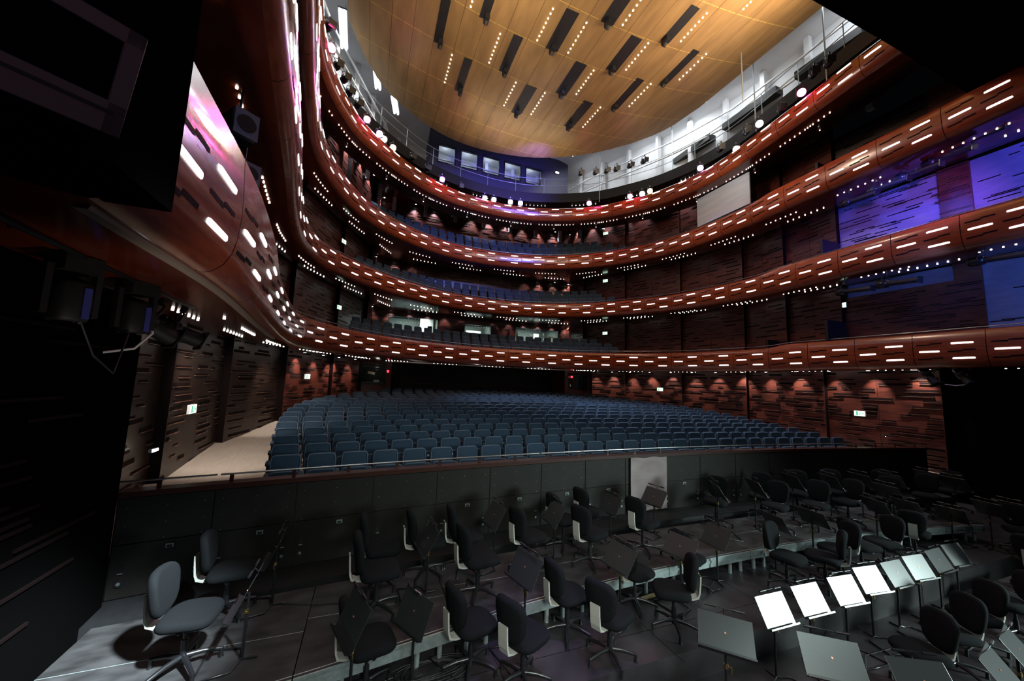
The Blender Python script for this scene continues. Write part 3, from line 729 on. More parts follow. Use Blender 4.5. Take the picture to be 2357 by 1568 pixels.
for x in (-.68, .68):
    for y in (-.42, .42): MB().tube([(x, y, 0), (x, y, .33)], .03, 12).build('leg', 'alu', t)

# ------------------------------------------------------------------ swivel chairs
def make_chair():
    """faces +x, origin on the floor under the column"""
    t = thing('swivel_chair', 'black swivel chair', 'chair', group='swivel chairs in the pit')
    MB().pad((.03, 0, .485), (1, 0, 0), (0, 1, 0), (0, 0, 1), .235, .235, .095, e=3.6, curve=-.07).build('seat', 'fabric', t)
    b = MB(); sn, cs = math.sin(.14), math.cos(.14)
    b.pad((-.245, 0, .735), (0, 1, 0), (-sn, 0, cs), (cs, 0, sn), .2, .225, .085, e=3.0, curve=.2, taper=.14); b.build('backrest', 'fabric', t)
    # moulded carrier: from under the seat, round and up behind the back
    b = MB(); w = .062; prof = [(.02, .425), (-.12, .425), (-.235, .43), (-.285, .455), (-.305, .50), (-.315, .6), (-.322, .72)]
    rows = []
    for q, (x, z) in enumerate(prof):
        ww = w+.012*(1 if q < 2 else 0); rows.append([(x, -ww, z), (x, ww, z)])
    b.grid(rows, 0, False); b.grid([[(p[0][0]+(.0 if q < 3 else -.018), p[0][1], p[0][2]-(.018 if q < 4 else 0)), (p[1][0]+(0 if q < 3 else -.018), p[1][1], p[1][2]-(.018 if q < 4 else 0))] for q, p in enumerate(rows)], 0, False, True)
    for s in (0, 1):
        b.grid([[rows[q][s] for q in range(len(rows))], [(rows[q][s][0]+(0 if q < 3 else -.018), rows[q][s][1], rows[q][s][2]-(.018 if q < 4 else 0)) for q in range(len(rows))]], 0, False, bool(s))
    b.build('back_carrier', 'shell', t)
    b = MB(); b.box((.02, 0, .43), (.2, .1, .03)); b.tube([(.02, -.05, .43), (.02, -.17, .435)], .008, 6); b.tube([(.02, -.17, .435), (.02, -.2, .435)], .022, 10); b.tube([(-.1, .06, .43), (-.1, .12, .43)], .02, 10); b.build('mechanism', 'blackmetal', t)
    MB().tube([(0, 0, .07), (0, 0, .27)], .03, 12).tube([(0, 0, .26), (0, 0, .42)], .02, 12).build('gas_column', 'blackmetal', t)
    for k in range(5):
        q = 2*PI*k/5+.35; c, s = math.cos(q), math.sin(q)
        l = MB(); l.tube([(.02*c, .02*s, .115), (.15*c, .15*s, .11), (.27*c, .27*s, .085), (.305*c, .305*s, .075)], [.028, .022, .019, .017], 8); lg = l.build('leg', 'blackmetal', t)
        MB().tube([(.3*c, .3*s, .085), (.3*c, .3*s, .02), (.3*c, .3*s, 0)], [.018, .018, .026], 10).build('glide', 'blackmetal', lg)
    return t
P_, M_, L_ = -1.25, -1.6, -1.95
CH = [ # x, y, floor, facing, where
 (-8.28, 4.73, P_, -4, 'nearest the camera at the left end of the riser'),
 (-8.2, 5.6, P_, 4, 'against the pit wall, second from the left on the riser'),
 (-6.47, 5.72, P_, 0, 'with a lit grey seat by the pit wall, behind a second chair'),
 (-6.53, 5.1, P_, 4, 'on the riser straight behind the near black music stand'),
 (-6.5, 4.22, M_, 12, 'half hidden by the near black music stand left of the cable coil'),
 (-5.25, 5.05, P_, 8, 'with its pale carrier turned to us on the third riser deck'),
 (-5.75, 5.75, P_, 2, 'in the dark against the pit wall, behind a steep music stand'),
 (-4.3, 5.55, P_, 14, 'behind the black music stand in the middle of the riser'),
 (-5.0, 5.8, P_, 0, 'in the dark by the wall, left of the red brown chair back'),
 (-5.42, 4.26, M_, 14, 'at the riser edge right of the cable coil'),
 (-5.1, 4.02, M_, 26, 'at the bottom edge of the picture, nearest of the middle floor'),
 (-4.15, 4.46, M_, 5, 'on the violet middle floor, left of the two open floor chairs'),
 (-3.93, 4.02, M_, 24, 'alone on the open violet floor in front, back half turned to us'),
 (-3.1, 4.55, M_, 12, 'behind the black music stand at the riser edge'),
 (-2.8, 4.27, M_, 148, 'with its back to us near the dull grey music stand'),
 (-1.99, 4.72, M_, 18, 'behind the wide black music stand right of the middle'),
 (-2.13, 5.5, P_, 16, 'on the riser left of the hanging cloth'),
 (-3.3, 5.36, P_, 16, 'on the riser with pale carrier, left of two tall stands'),
 (-2.5, 6.2, P_, 8, 'by the pit wall left of the hanging cloth, grey seat'),
 (-3.45, 5.98, P_, 6, 'in the dark by the wall, pale carrier, beside the wall stand'),
 (.3, 6.08, P_, -150, 'by the pit wall, first one right of the hanging cloth'),
 (1.75, 6.12, P_, -152, 'by the pit wall, second one right of the hanging cloth'),
 (1.05, 5.6, P_, -160, 'on the riser in front of the second wall chair'),
 (2.95, 6.1, P_, -152, 'by the pit wall with a brightly lit grey back'),
 (2.3, 5.5, P_, -165, 'on the riser in front of the bright grey chair back'),
 (-.11, 4.95-.55, M_, -80, 'on the middle floor facing us, left of the tilted black stands'),
 (.55, 4.2, M_, 124, 'with its back to us just behind the white lit stands'),
 (1.15, 4.55, M_, 158, 'seen edge on between two black stands'),
 (1.75, 4.3, M_, -15, 'facing right on the middle floor behind the lit row'),
 (2.35, 4.25, M_, 165, 'seen edge on behind the lit stand row'),
 (3.65, 4.35, M_, 20, 'with a pale carrier under the right hand tilted stands'),
 (3.2, 5.5, P_, 178, 'turned to the left in the middle of the right hand riser'),
 (4.0, 5.95, P_, -150, 'by the pit wall, third from the right end'),
 (4.55, 5.1, P_, -160, 'on the riser behind the stand with the lit edge'),
 (5.4, 5.6, P_, -158, 'by the pit wall, second from the right end'),
 (6.0, 5.05, P_, -165, 'near the right end of the riser, seat half seen'),
 (7.35, 5.1, P_, -165, 'at the right end of the riser, pale lit back'),
 (6.35, 3.98, M_, -150, 'farthest right on the middle floor, dark seat under a stand'),
 (3.95, 2.95, -1.6, 0, 'cut by the right edge of the picture, on the low riser deck'),
 (2.55, 2.83, L_, 150, 'fourth of the lower row, nearest the right edge'),
 (1.5, 2.87, L_, 156, 'third of the lower row facing the lit stands'),
 (.62, 2.79, L_, 156, 'second of the lower row, pale carrier towards us'),
 (-.3, 2.72, L_, 156, 'first of the lower row, above the near grey stands'),
 (1.75, 2.15, L_, 160, 'at the lower right edge with only its dark seat in view'),
]

# ------------------------------------------------------------------ music stands
def make_stand(arm=False):
    """reader stands on the -y side; origin on the floor under the pole; desk parts are raised when placed"""
    t = thing('music_stand', 'black music stand', 'music stand', group='music stands in the pit')
    b = MB(); b.tube([(0, 0, .03), (-.05, -.02, .012), (-.17, -.05, .011), (-.23, -.34, .011), (.23, -.34, .011), (.17, -.05, .011), (.05, -.02, .012)], .011, 8, closed=True); b.tube([(0, 0, .012), (0, .13, .011)], .011, 8); b.build('base', 'blackmetal', t)
    MB().tube([(0, 0, .01), (0, 0, 1)], .014, 10).build('pole', 'blackmetal', t)
    b = MB(); b.tube([(0, 0, -.02), (0, 0, .02)], .021, 10); b.tube([(.015, 0, 0), (.05, -.01, 0)], .006, 6); b.box((.05, -.012, -.025), (.012, .008, .05)); b.build('clamp', 'brass', t)
    b = MB(); b.box((0, 0, 0), (.5, .008, .35)); d = b.build('desk', 'desk', t, bevel=.003)
    b = MB(); b.box((0, -.03, -.175), (.5, .06, .006)); b.box((0, -.058, -.168), (.5, .005, .018)); b.build('ledge', 'blackmetal', d)
    MB().tube([(0, -.004, .01), (0, -.009, .01)], .009, 12).build('badge', 'copper', d)
    b = MB()
    if arm: b.tube([(-.24, .01, .14), (-.24, .0, .19), (-.1, -.09, .2), (.02, -.1, .2)], .006, 6)
    else:
        b.tube([(0, .008, .15), (0, .0, .2), (0, -.05, .22)], .006, 6); b.tube([(-.1, -.05, .22), (.1, -.05, .22)], .005, 6)
    b.build('lamp_arm', 'blackmetal', d)
    for x in ((.06,) if arm else (-.13, .13)):
        q = MB(); q.tube([(x-.055, -.055 if not arm else -.1, .218 if not arm else .2), (x+.055, -.055 if not arm else -.1, .218 if not arm else .2)], .013, 8); q.build('lamp_head', 'chrome' if arm else 'blackmetal', d)
    return t
STD = [ # x, y, floor, desk height, yaw, tilt, where, kind
 (-7.78, 4.69, P_, .62, -90, 24, 'seen edge on beside the nearest swivel chair', 0), (-7.72, 5.62, P_, .66, -88, 24, 'standing by the pit wall, second from the left end', 0),
 (-6.15, 4.36, M_, .68, -62, 24, 'with two wire arms beside the coil of cable', 1), (-5.88, 5.32, P_, .68, -86, 31, 'with a steep desk in the dark left of the middle', 0),
 (-.16, 5.64, P_, .82, 60, 31, 'first one right of the hanging cloth, black back to us', 0), (.92, 5.66, P_, .82, 68, 31, 'second one right of the hanging cloth, black back to us', 0),
 (2.3, 5.78, P_, .82, 70, 31, 'in front of the bright grey chair back by the wall', 0), (3.19, 5.53, P_, .82, 72, 31, 'third from the right along the back of the riser', 0), (4.2, 5.44, P_, .82, 76, 31, 'with blue lit lamp bars on the right hand riser', 0),
 (5.03, 5.25, P_, .82, 78, 31, 'beside the lighter panel at the end of the pit wall', 0), (6.5, 5.2, P_, .82, 80, 31, 'before the last panel of the pit wall, bright lamp arm', 0), (6.25, 4.66, P_, .82, 80, 31, 'at the right end, pale chair back showing behind it', 0),
 (4.15, 4.95, P_, .7, 80, 31, 'overlapped by the end stands on the right hand riser', 0), (5.9, 4.05, M_, .82, 78, 31, 'farthest right on the middle floor, lamp bars lit blue', 0), (6.6, 3.95, M_, .8, 80, 31, 'cut by the dark right edge of the pit', 0),
 (-1.79, 3.48, L_, .78, 359, 29, 'first of the lit white row, nearest and brightest', 0), (-1.11, 3.47, L_, .8, 358, 30, 'second of the lit white row', 0), (-.28, 3.5, L_, .77, 355, 30, 'third of the lit white row', 0), (.41, 3.54, L_, .79, 354, 30, 'fourth of the lit white row', 0),
 (1.12, 3.55, L_, .77, 358, 31, 'fifth of the lit white row', 0), (1.74, 3.55, L_, .78, 355, 29, 'sixth of the lit white row', 0), (2.51, 3.6, L_, .76, 1, 30, 'seventh of the lit white row, part shaded', 0), (3.18, 3.63, L_, .76, 355, 30, 'last of the lit white row, corner in shadow', 0),
 (-3.25, 2.97, L_, 1.08, 313, 50, 'with a dull grey desk and copper badge, left of the lit row', 0), (-2.47, 2.47, L_, 1.01, 321, 39, 'with a large grey desk at the bottom edge below the lit row', 0),
 (-1.69, 2.15, L_, .85, 331, 40, 'with a grey desk cut by the bottom edge', 0), (-.75, 1.98, L_, .85, 12, 38, 'with a white lit desk at the lower right corner', 1), (-.05, 2.06, L_, .85, 12, 38, 'with a white lit desk at the right edge, lamp on an arm', 1),
 (-6.76, 3.93, M_, .97, 288, 26, 'large and black in front, left of the cable coil', 0), (-4.83, 4.42, M_, .92, 284, 28, 'at the riser edge in the middle, black diamond shaped desk', 0),
 (-4.78, 5.79, P_, .73, 276, 31, 'in the dark against the middle of the pit wall', 0), (-3.77, 5.69, P_, .7, 268, 30, 'in the dark by the wall, left of two chairs with pale carriers', 0), (-2.3, 6.2, P_, .57, 274, 26, 'by the pit wall left of the hanging cloth', 0),
 (-3.34, 4.54, M_, .8, 277, 35, 'left one of three big desks on the middle floor', 0), (-1.35, 6.08, P_, .67, 279, 35, 'standing in front of the hanging pink grey cloth', 0), (-2.18, 4.6, M_, .78, 281, 39, 'middle one of three big desks on the middle floor', 0), (-1.11, 4.88, M_, .7, 267, 31, 'right one of three big desks on the middle floor', 0),
 (.27, 4.84, M_, .82, 79, 31, 'first of the tilted black desks on the right, paper corner showing', 0), (1.2, 4.76, M_, .84, 88, 33, 'second of the tilted black desks on the right', 0), (3.18, 4.72, M_, .89, 73, 31, 'third of the tilted black desks on the right', 0), (4.19, 4.66, M_, .82, 81, 34, 'fourth of the tilted black desks on the right', 0), (5.4, 4.45, M_, .62, 87, 29, 'last of the tilted black desks, before the white lit edge', 0),
]
def settle(items, others, dmin, omin, cap=.26):
    P = [Vector(q[:2]) for q in items]; O = [Vector(q[:2]) for q in items]
    for _ in range(60):
        for i in range(len(P)):
            for j in range(len(P)):
                if i != j and abs(items[i][2]-items[j][2]) < .2:
                    d = P[i]-P[j]
                    if d.length < dmin: P[i] += (d.normalized() if d.length > 1e-4 else Vector((1, 0)))*(dmin-d.length)*.3
            for x, y, z in others:
                d = P[i]-Vector((x, y))
                if d.length < omin and abs(items[i][2]-z) < .2: P[i] += (d.normalized() if d.length > 1e-4 else Vector((1, 0)))*(omin-d.length)*.5
            e = P[i]-O[i]
            if e.length > cap: P[i] = O[i]+e.normalized()*cap
    return [(p.x, p.y)+tuple(q[2:]) for p, q in zip(P, items)]
CH = settle(CH, [s[:3] for s in STD], .6, .46)
ch0 = make_chair()
for x, y, z, a, lab in CH: dup(ch0, (x, y, z), math.radians(a), 'black swivel chair '+lab)
kill(ch0)
st = {0: make_stand(), 1: make_stand(True)}
for x, y, z, h, ya, ti, lab, kd in STD:
    s = dup(st[kd], (x, y, z), math.radians(ya), 'black music stand '+lab)
    for c in s.children:
        if c.name.startswith('pole'): c.scale = (1, 1, h+.01)
        if c.name.startswith('clamp'): c.location = (0, 0, h*.74)
        if c.name.startswith('desk'):
            tr = math.radians(ti); c.location = (0, -.016, h+.02); c.rotation_euler = (-tr, 0, 0)
for o in st.values(): kill(o)
# sheets of paper left on some desks
for k, (x, y, z, h, ya, ti, lab) in enumerate(((-.16, 5.64, P_, .82, 60, 31, 'first stand right of the hanging cloth'), (.92, 5.66, P_, .82, 68, 31, 'second stand right of the hanging cloth'), (2.3, 5.78, P_, .82, 70, 31, 'stand by the bright grey chair back'), (3.19, 5.53, P_, .82, 72, 31, 'third stand from the right on the riser'), (.27, 4.84, M_, .82, 79, 31, 'first tilted desk on the right'), (1.2, 4.76, M_, .84, 88, 33, 'second tilted desk on the right'), (3.18, 4.72, M_, .89, 73, 31, 'third tilted desk on the right'))):
    R = Matrix.Rotation(math.radians(ya), 3, 'Z') @ Matrix.Rotation(-math.radians(ti), 3, 'X')
    c = Vector((x, y, z+h+.02))+R @ Vector((-.2, -.022, -.13))
    o = MB().box((0, 0, 0), (.13, .003, .085), 0, R).build('paper_sheet', 'paper', None, c); tag(o, 'white paper on the ledge of the '+lab, 'paper', 'papers left on the music stands')

# hanging cloth on the pit wall
b = MB(); rows = []
for r in range(21):
    z = -.06-1.2*r/20; row = []
    for k in range(15):
        x = -.98+1.07*k/14; row.append((x, pitwall_y(x)-.045+.012*math.sin(k*1.1+.6*math.sin(r*.3))*(r/20), z+.01*math.sin(k*.9)))
    rows.append(row)
b.grid(rows, 0, True); b.grid([[(x, y+.006, z) for x, y, z in r] for r in rows], 0, True, True)
tag(b.build('hanging_cloth', 'cloth'), 'pink grey cloth hanging over the pit wall', 'cloth')
# cables
rnd = random.Random(3)
def cable(name, pts, r, m, label): 
    o = MB().tube(pts, r, 6).build(name, m); tag(o, label, 'cable'); return o
pts = []
for k in range(120):
    q = k*.33; rr = .3+.07*math.sin(k*.5)+.05*math.sin(k*.13); pts.append((-5.93+rr*1.15*math.cos(q), 4.42+rr*.5*math.sin(q), M_+.012+.0008*(k % 40)))
cable('cable_coil', [(-6.6, 4.5, M_+.01), (-6.45, 4.3, M_+.01)]+pts+[(-5.5, 3.9, M_+.01), (-5.35, 3.7, M_+.01)], .008, 'cable', 'black cable lying in a loose coil beside the riser edge')
cable('floor_cable', [(-7.6, 5.6, P_+.012), (-7.2, 5.45, P_+.012), (-6.9, 5.4, P_+.012), (-6.7, 5.2, P_+.012)], .006, 'cable', 'thin black cable crossing the left riser deck')
cable('floor_cable', [(-1.0, 5.0, M_+.01), (-1.7, 4.6, M_+.01), (-2.1, 4.5, M_+.01)], .006, 'cable', 'thin black cable between two stands on the middle floor')
cable('floor_cable', [(-1.7, 3.3, L_+.01), (-1.4, 3.0, L_+.01), (-.8, 3.05, L_+.01), (-.2, 3.35, L_+.01), (.6, 3.3, L_+.01)], .006, 'cable', 'thin black cable running under the lit white stands')
o = MB().box((-2.35, 4.86, M_+.03), (.75, .05, .03), 0, Matrix.Rotation(.1, 3, 'Z')).build('wood_batten', 'pine'); tag(o, 'pale wood batten lying under the riser edge', 'batten')
# ------------------------------------------------------------------ placing helpers: where a sight line meets a real surface
CAM = Vector((-6.8, 0, 1.6))
def ray(px, py): return (rt*((px-W/2)/FPX)-up*((py-H/2)/FPX)+fw)
def at_z(px, py, z): v = ray(px, py); return CAM+v*((z-1.6)/v.z)
def at_y(px, py, y): v = ray(px, py); return CAM+v*(y/v.y)
def at_x(px, py, x): v = ray(px, py); return CAM+v*((x+6.8)/v.x)
g = M['glass'].node_tree; g.nodes.clear()
_o = g.nodes.new('ShaderNodeOutputMaterial'); _m = g.nodes.new('ShaderNodeMixShader'); _t = g.nodes.new('ShaderNodeBsdfTransparent'); _g = g.nodes.new('ShaderNodeBsdfGlossy')
_t.inputs[0].default_value = (.93, .97, .96, 1); _g.inputs[1].default_value = .02; _m.inputs[0].default_value = .06
g.links.new(_t.outputs[0], _m.inputs[1]); g.links.new(_g.outputs[0], _m.inputs[2]); g.links.new(_m.outputs[0], _o.inputs[0])

# ------------------------------------------------------------------ control rooms behind the lowest balcony
def window(n, x0, x1, z0, z1, y, label, depth=.14):
    t = thing('window_%d' % n, label, 'window', ((x0+x1)/2, y, z0)); t['kind'] = 'structure'
    w, h = x1-x0, z1-z0; b = MB()
    for x in (-w/2+.03, w/2-.03): b.box((x, 0, h/2), (.06, depth, h))
    for z in (.03, h-.03): b.box((0, 0, z), (w, depth, .06))
    b.build('frame', 'blackmetal', t); MB().box((0, .02, h/2), (w-.1, .012, h-.1)).build('glass_pane', 'glass', t)
def room(x0, x1, z0, z1, y0, d, mt='room'):
    b = MB(); b.box(((x0+x1)/2, y0+d, (z0+z1)/2), (x1-x0+.3, .1, z1-z0+.6), 0)
    for x in (x0-.12, x1+.12): b.box((x, y0+d/2, (z0+z1)/2), (.1, d, z1-z0+.6), 0)
    b.box(((x0+x1)/2, y0+d/2, z0-.25), (x1-x0+.3, d, .1), 1); b.box(((x0+x1)/2, y0+d/2, z1+.25), (x1-x0+.3, d, .1), 1)
    struct('wall_back', b, [mt, 'black'], 'inside walls of a lit room behind glass', 'wall')
for k, ((x0, x1, z0, z1), nm) in enumerate(zip(WIN, ('left', 'middle', 'right'))):
    window(k+1, x0, x1, z0, z1, 24.64, '%s lit control room window behind the lowest balcony' % nm); room(x0, x1, z0, z1, 24.72, 2.4)
    area(((x0+x1)/2, 25.7, z1+.12), ((x0+x1)/2, 25.9, z0), (75, 40, 75)[k], (.9, 1, .95), (x1-x0)*.7, .8)
def simple(name, mb, m, label, cat, group=None, loc=None): o = mb.build(name, m, None, loc); tag(o, label, cat, group); return o
t = thing('control_desk', 'sound desk with two screens behind the left control room window', 'desk', (-4.6, 25.3, 4.4))
MB().box((0, 0, .3), (2.2, .7, .06)).box((0, .3, .1), (2.2, .05, .4)).build('top', 'grey', t)
for x in (-.5, .35): MB().box((x, .15, .52), (.42, .04, .3)).box((x, .2, .36), (.06, .06, .14)).build('monitor', 'roomwhite', t)
simple('loudspeaker', MB().box((-3.2, 25.3, 4.95), (.28, .25, .45)).tube([(-3.2, 25.17, 4.9), (-3.2, 25.16, 4.9)], .09, 12).tube([(-3.2, 25.2, 4.4), (-3.2, 25.2, 4.75)], .03, 6), 'blackmetal', 'black loudspeaker on a stand in the left control room', 'loudspeaker')
simple('white_partition', MB().box((-3.3, 26.2, 5.1), (.9, .1, 1.5)), 'roomwhite', 'white partition at the right of the left control room', 'partition')
simple('white_cabinet', MB().box((.05, 26.2, 4.95), (1.1, .5, .55)).box((-.3, 25.94, 4.97), (.4, .02, .3)), 'roomwhite', 'white cabinet inside the middle control room', 'cabinet')
t = thing('shelf_rack', 'wooden shelf rack at the left of the right hand control room', 'shelf', (3.0, 25.2, 4.2))
for x in (-.16, .16): MB().box((x, 0, .6), (.04, .3, 1.2)).build('upright', 'pine', t)
for z in (.1, .45, .8, 1.15): MB().box((0, 0, z), (.32, .3, .03)).build('shelf', 'pine', t)
simple('door_leaf', MB().box((5.35, 26.6, 4.8), (.45, .06, 1.4)), 'roomwhite', 'bright open doorway at the back of the right hand control room', 'door')
t = thing('follow_spot', 'pale round follow spot lamp in the right hand control room', 'spotlight', (4.45, 25.5, 4.3))
MB().tube([(0, -.25, .45), (0, .3, .5)], [.2, .17], 14).build('lamp_body', 'roomwhite', t); MB().tube([(0, 0, 0), (0, 0, .35)], .03, 8).build('stand', 'blackmetal', t)
t = thing('step_frame', 'pale wooden step frame at the right of the right hand control room', 'ladder', (6.0, 25.3, 4.2))
for x in (-.18, .18): MB().box((x, 0, .5), (.05, .05, 1.0)).build('leg', 'pine', t)
MB().box((0, 0, .95), (.42, .06, .05)).box((0, 0, .55), (.42, .06, .05)).build('rung', 'pine', t)
# stalls side booths
for k, sgn in enumerate((-1, 1)):
    window(4+k, sgn*6.6-.68, sgn*6.6+.68, 1.22, 2.25, 22.48, ('left', 'right')[k]+' dark booth window at the back of the stalls')
t = thing('booth_desk', 'small desk with lamps and papers inside the left stalls booth', 'desk', (-6.6, 23.0, .9))
MB().box((0, 0, .4), (1.2, .4, .05)).build('top', 'grey', t); MB().box((-.1, .2, .95), (.4, .03, .14), 0, Matrix.Rotation(.2, 3, 'Y')).build('sheet', 'beige', t); MB().box((.2, 0, .5), (.3, .1, .12)).build('console', 'roomwhite', t)
point((-6.4, 22.9, 2.1), 3, (1, .95, .85), .1)
for px, py, y in ((893, 855, 22.3), (1316, 868, 22.3)):
    p = at_y(px, py, y); o = simple('red_lamp', MB().box((0, 0, 0), (.12, .06, .12)), 'red', 'small red lamp beside the %s booth window' % ('left' if px < 1000 else 'right'), 'lamp', 'red lamps at the back of the stalls', p)

# light reflected on the soffit behind the stalls, made as pale sheets
for x0, x1, lab in ((-5.6, -2.8, 'left'), (-2.4, 1.2, 'middle'), (1.6, 5.4, 'right')):
    simple('soffit_reflection', MB().box(((x0+x1)/2, 20.9, 2.5), (x1-x0, 1.5, .03)), 'beige', '%s pale reflection on the soffit over the last stalls rows' % lab, 'panel', 'pale soffit reflections')
    spot(((x0+x1)/2, 21.6, 1.0), ((x0+x1)/2, 20.8, 2.5), 30, (1, .88, .85), 105, .5, .1)  # added uplight for the pale sheet, no fitting stands here
# ------------------------------------------------------------------ exit signs
def exit_sign(x, y, z, rz, label, w=.34, h=.2):
    t = thing('exit_sign', label, 'exit sign', (x, y, z), rz, 'lit exit signs')
    MB().box((0, 0, 0), (w, .05, h)).build('case', 'whitecable', t); MB().box((0, -.028, 0), (w-.02, .006, h-.02)).build('face', 'exit', t)
    b = MB(); s = h/.2
    b.box((-.07*s, -.033, 0), (.05*s, .004, .15*s)); b.box((.02*s, -.033, -.01*s), (.02*s, .004, .08*s), 0, Matrix.Rotation(.4, 3, 'Y')); b.box((.02*s, -.033, .05*s), (.024*s, .004, .024*s)); b.box((.0*s, -.033, -.06*s), (.06*s, .004, .016*s)); b.box((.1*s, -.033, 0), (.05*s, .004, .02*s)); b.box((.11*s, -.033, 0), (.02*s, .004, .055*s), 0, Matrix.Rotation(.78, 3, 'Y'))
    b.build('pictogram', 'exitgreen', t)
for x, y, z, rz, lab in ((-10.42, 10.3, .76, PI/2, 'nearest on the left stalls wall'), (-9.2, 17.4, 1.54, PI/2-.4, 'small and far on the left stalls wall'), (10.4, 8.4, .9, -PI/2, 'nearest on the right stalls wall'), (9.2, 17.3, 1.49, -PI/2+.4, 'farther on the right stalls wall'),
                        (-8.45, 19.3, 8.15, PI/2-.5, 'on the left wall of the second balcony'), (-8.4, 19.3, 4.88, PI/2-.5, 'on the left wall of the lowest balcony'), (7.8, 20.8, 8.72, -PI/2+.6, 'on the right wall of the second balcony'), (7.8, 20.8, 5.1, -PI/2+.6, 'on the right wall of the lowest balcony'),
                        (7.8, 20.8, 12.1, -PI/2+.6, 'on the right wall of the third balcony'), (10.4, 8.75, 5.07, -PI/2, 'above the side box of the lowest balcony')):
    exit_sign(x, y, z, rz, 'lit green and white exit sign '+lab)

# ------------------------------------------------------------------ wall washers
w0 = MB().tube([(0, 0, .04), (0, 0, -.02)], .07, 10).build('w', 'blackmetal'); wme = w0.data; bpy.data.objects.remove(w0)
w1 = MB().tube([(0, 0, -.018), (0, 0, -.026)], .05, 10).build('w', 'washer'); wlm = w1.data; bpy.data.objects.remove(w1)
def washers(plan, z, gap, lo, hi, name, power, col, inset=.46, aim=1.3):
    l = [0]; P = [Vector(p) for p in plan]
    for a, c in zip(P, P[1:]): l.append(l[-1]+(c-a).length)
    d = lo; k = 0; n = int((hi-lo)/gap)+1
    while d < hi and d < l[-1]:
        j = max(i for i in range(len(l)) if l[i] <= d); j = min(j, len(P)-2); p = P[j].lerp(P[j+1], (d-l[j])/(l[j+1]-l[j])); tg = (P[j+1]-P[j]).normalized()
        nn = Vector((tg.y, -tg.x)); q = p+nn*inset; k += 1
        t = link('wall_washer', wme, None, (q.x, q.y, z)); tag(t, 'small lit wall washer lamp, %s from the %s, %s' % (ordn(k if k <= n/2 else max(1, n-k+1)), 'left' if k <= n/2 else 'right', name), 'lamp', 'wall washers '+name)
        link('lens', wlm, t)
        spot((q.x, q.y, z-.04), (p.x+nn.x*.12, p.y+nn.y*.12, z-aim), power*random.uniform(.85, 1.15), col, 74, .8, .03); d += gap
right = [p for p in outer(1, 22.4)[::-1]][1:]
washers(right, 2.5, 1.28, .3, 19, 'over the right stalls wall', 150, (1, .93, .88), .46, 1.1)
leftw = [p for p in outer(-1, 22.4)][3:-1]
washers(leftw, 2.5, 1.4, .6, 7, 'over the far left stalls wall', 150, (1, .86, .78), .5, 1.0)
back = outer(-1, 24.6)[3:-1]+[(-7, 24.6), (7, 24.6)]+outer(1, 24.6)[:-1][::-1]
washers(back, 6.0, 1.15, 2.0, 36, 'behind the lowest balcony', 170, (.95, .93, 1), .34, .75)
washers(back, 9.2, 1.15, 2.0, 36, 'behind the second balcony', 170, (.95, .93, 1), .34, .75)
washers(back, 13.15, 1.3, 2.0, 34, 'behind the third balcony', 260, (.75, .82, 1), .34, .75)

# ------------------------------------------------------------------ coloured light on the right hand stage boxes
spot((6.5, 3.5, 7.9), (10.5, 6.7, 7.4), 1100, VIOLET, 60, .8, .1)
spot((7.5, 6.0, 8.6), (10.5, 7.6, 7.3), 330, BLUE, 100, .7, .1)
spot((7.6, 2.6, 8.5), (10.5, 4.0, 7.6), 620, (.1, .09, 1), 100, .7, .1)
spot((7.4, 2.4, 5.2), (10.5, 4.2, 4.6), 300, (.08, .2, 1), 100, .7, .1)
spot((7.5, 5.0, 5.5), (10.6, 7.3, 5.6), 120, (.08, .2, 1), 80, .7, .1)
spot((4.5, 1.5, 9.5), (8.4, 5.5, 6.3), 330, (.3, .2, 1), 46, .9, .1)
spot((3.5, 1.2, 9.8), (8.1, 6.0, 9.3), 260, (.35, .3, 1), 40, .9, .1)
spot((-5.5, 1.0, 5.6), (-8.1, 3.2, 3.5), 40, (.38, .16, 1), 60, .9, .15)
spot((0, 5, 12.5), (-.5, 23, 11.3), 7500, (.12, .16, 1), 40, .9, .2)
spot((1.5, 4, 12), (1.0, 22, 6.8), 1500, (.12, .2, 1), 36, .9, .2)
spot((-2, 5, 12), (-8.9, 12, 7.5), 260, (.5, .35, 1), 30, .9, .2)

# ------------------------------------------------------------------ spotlights
def make_profile(barrel=.55, r=.09):
    """stage profile spot; lens looks along +x, origin at the clamp on top"""
    t = thing('stage_spotlight', 'black stage spotlight', 'spotlight', group='stage spotlights')
    b = MB(); b.tube([(0, -.14, -.3), (0, -.14, -.08), (0, 0, -.03), (0, .14, -.08), (0, .14, -.3)], .014, 6); b.box((0, 0, 0), (.06, .05, .08)); b.build('yoke', 'blackmetal', t)
    b = MB(); b.tube([(-.26, 0, -.3), (-.22, 0, -.3), (.05, 0, -.3), (.08, 0, -.3)], [.08, .13, .13, r], 14); 
    for k in range(4): b.box((-.2+.06*k, 0, -.17), (.02, .2, .03))
    b.build('lamp_house', 'blackmetal', t)
    MB().tube([(.08, 0, -.3), (barrel, 0, -.3)], r, 14).build('barrel', 'black', t)
    b = MB(); b.box((barrel, 0, -.3), (.02, r*2.5, r*2.5)); b.build('colour_frame', 'blackmetal', t)
    return t
def place(proto, p, d, label, group=None):
    """clamp at p, barrel pointing along d"""
    o = dup(proto, p, 0, label, group); d = Vector(d).normalized()
    o.rotation_euler = (0, math.asin(-max(-1, min(1, d.z))), math.atan2(d.y, d.x)); return o
long0 = make_profile(.95, .08); pro0 = make_profile(.34, .1)
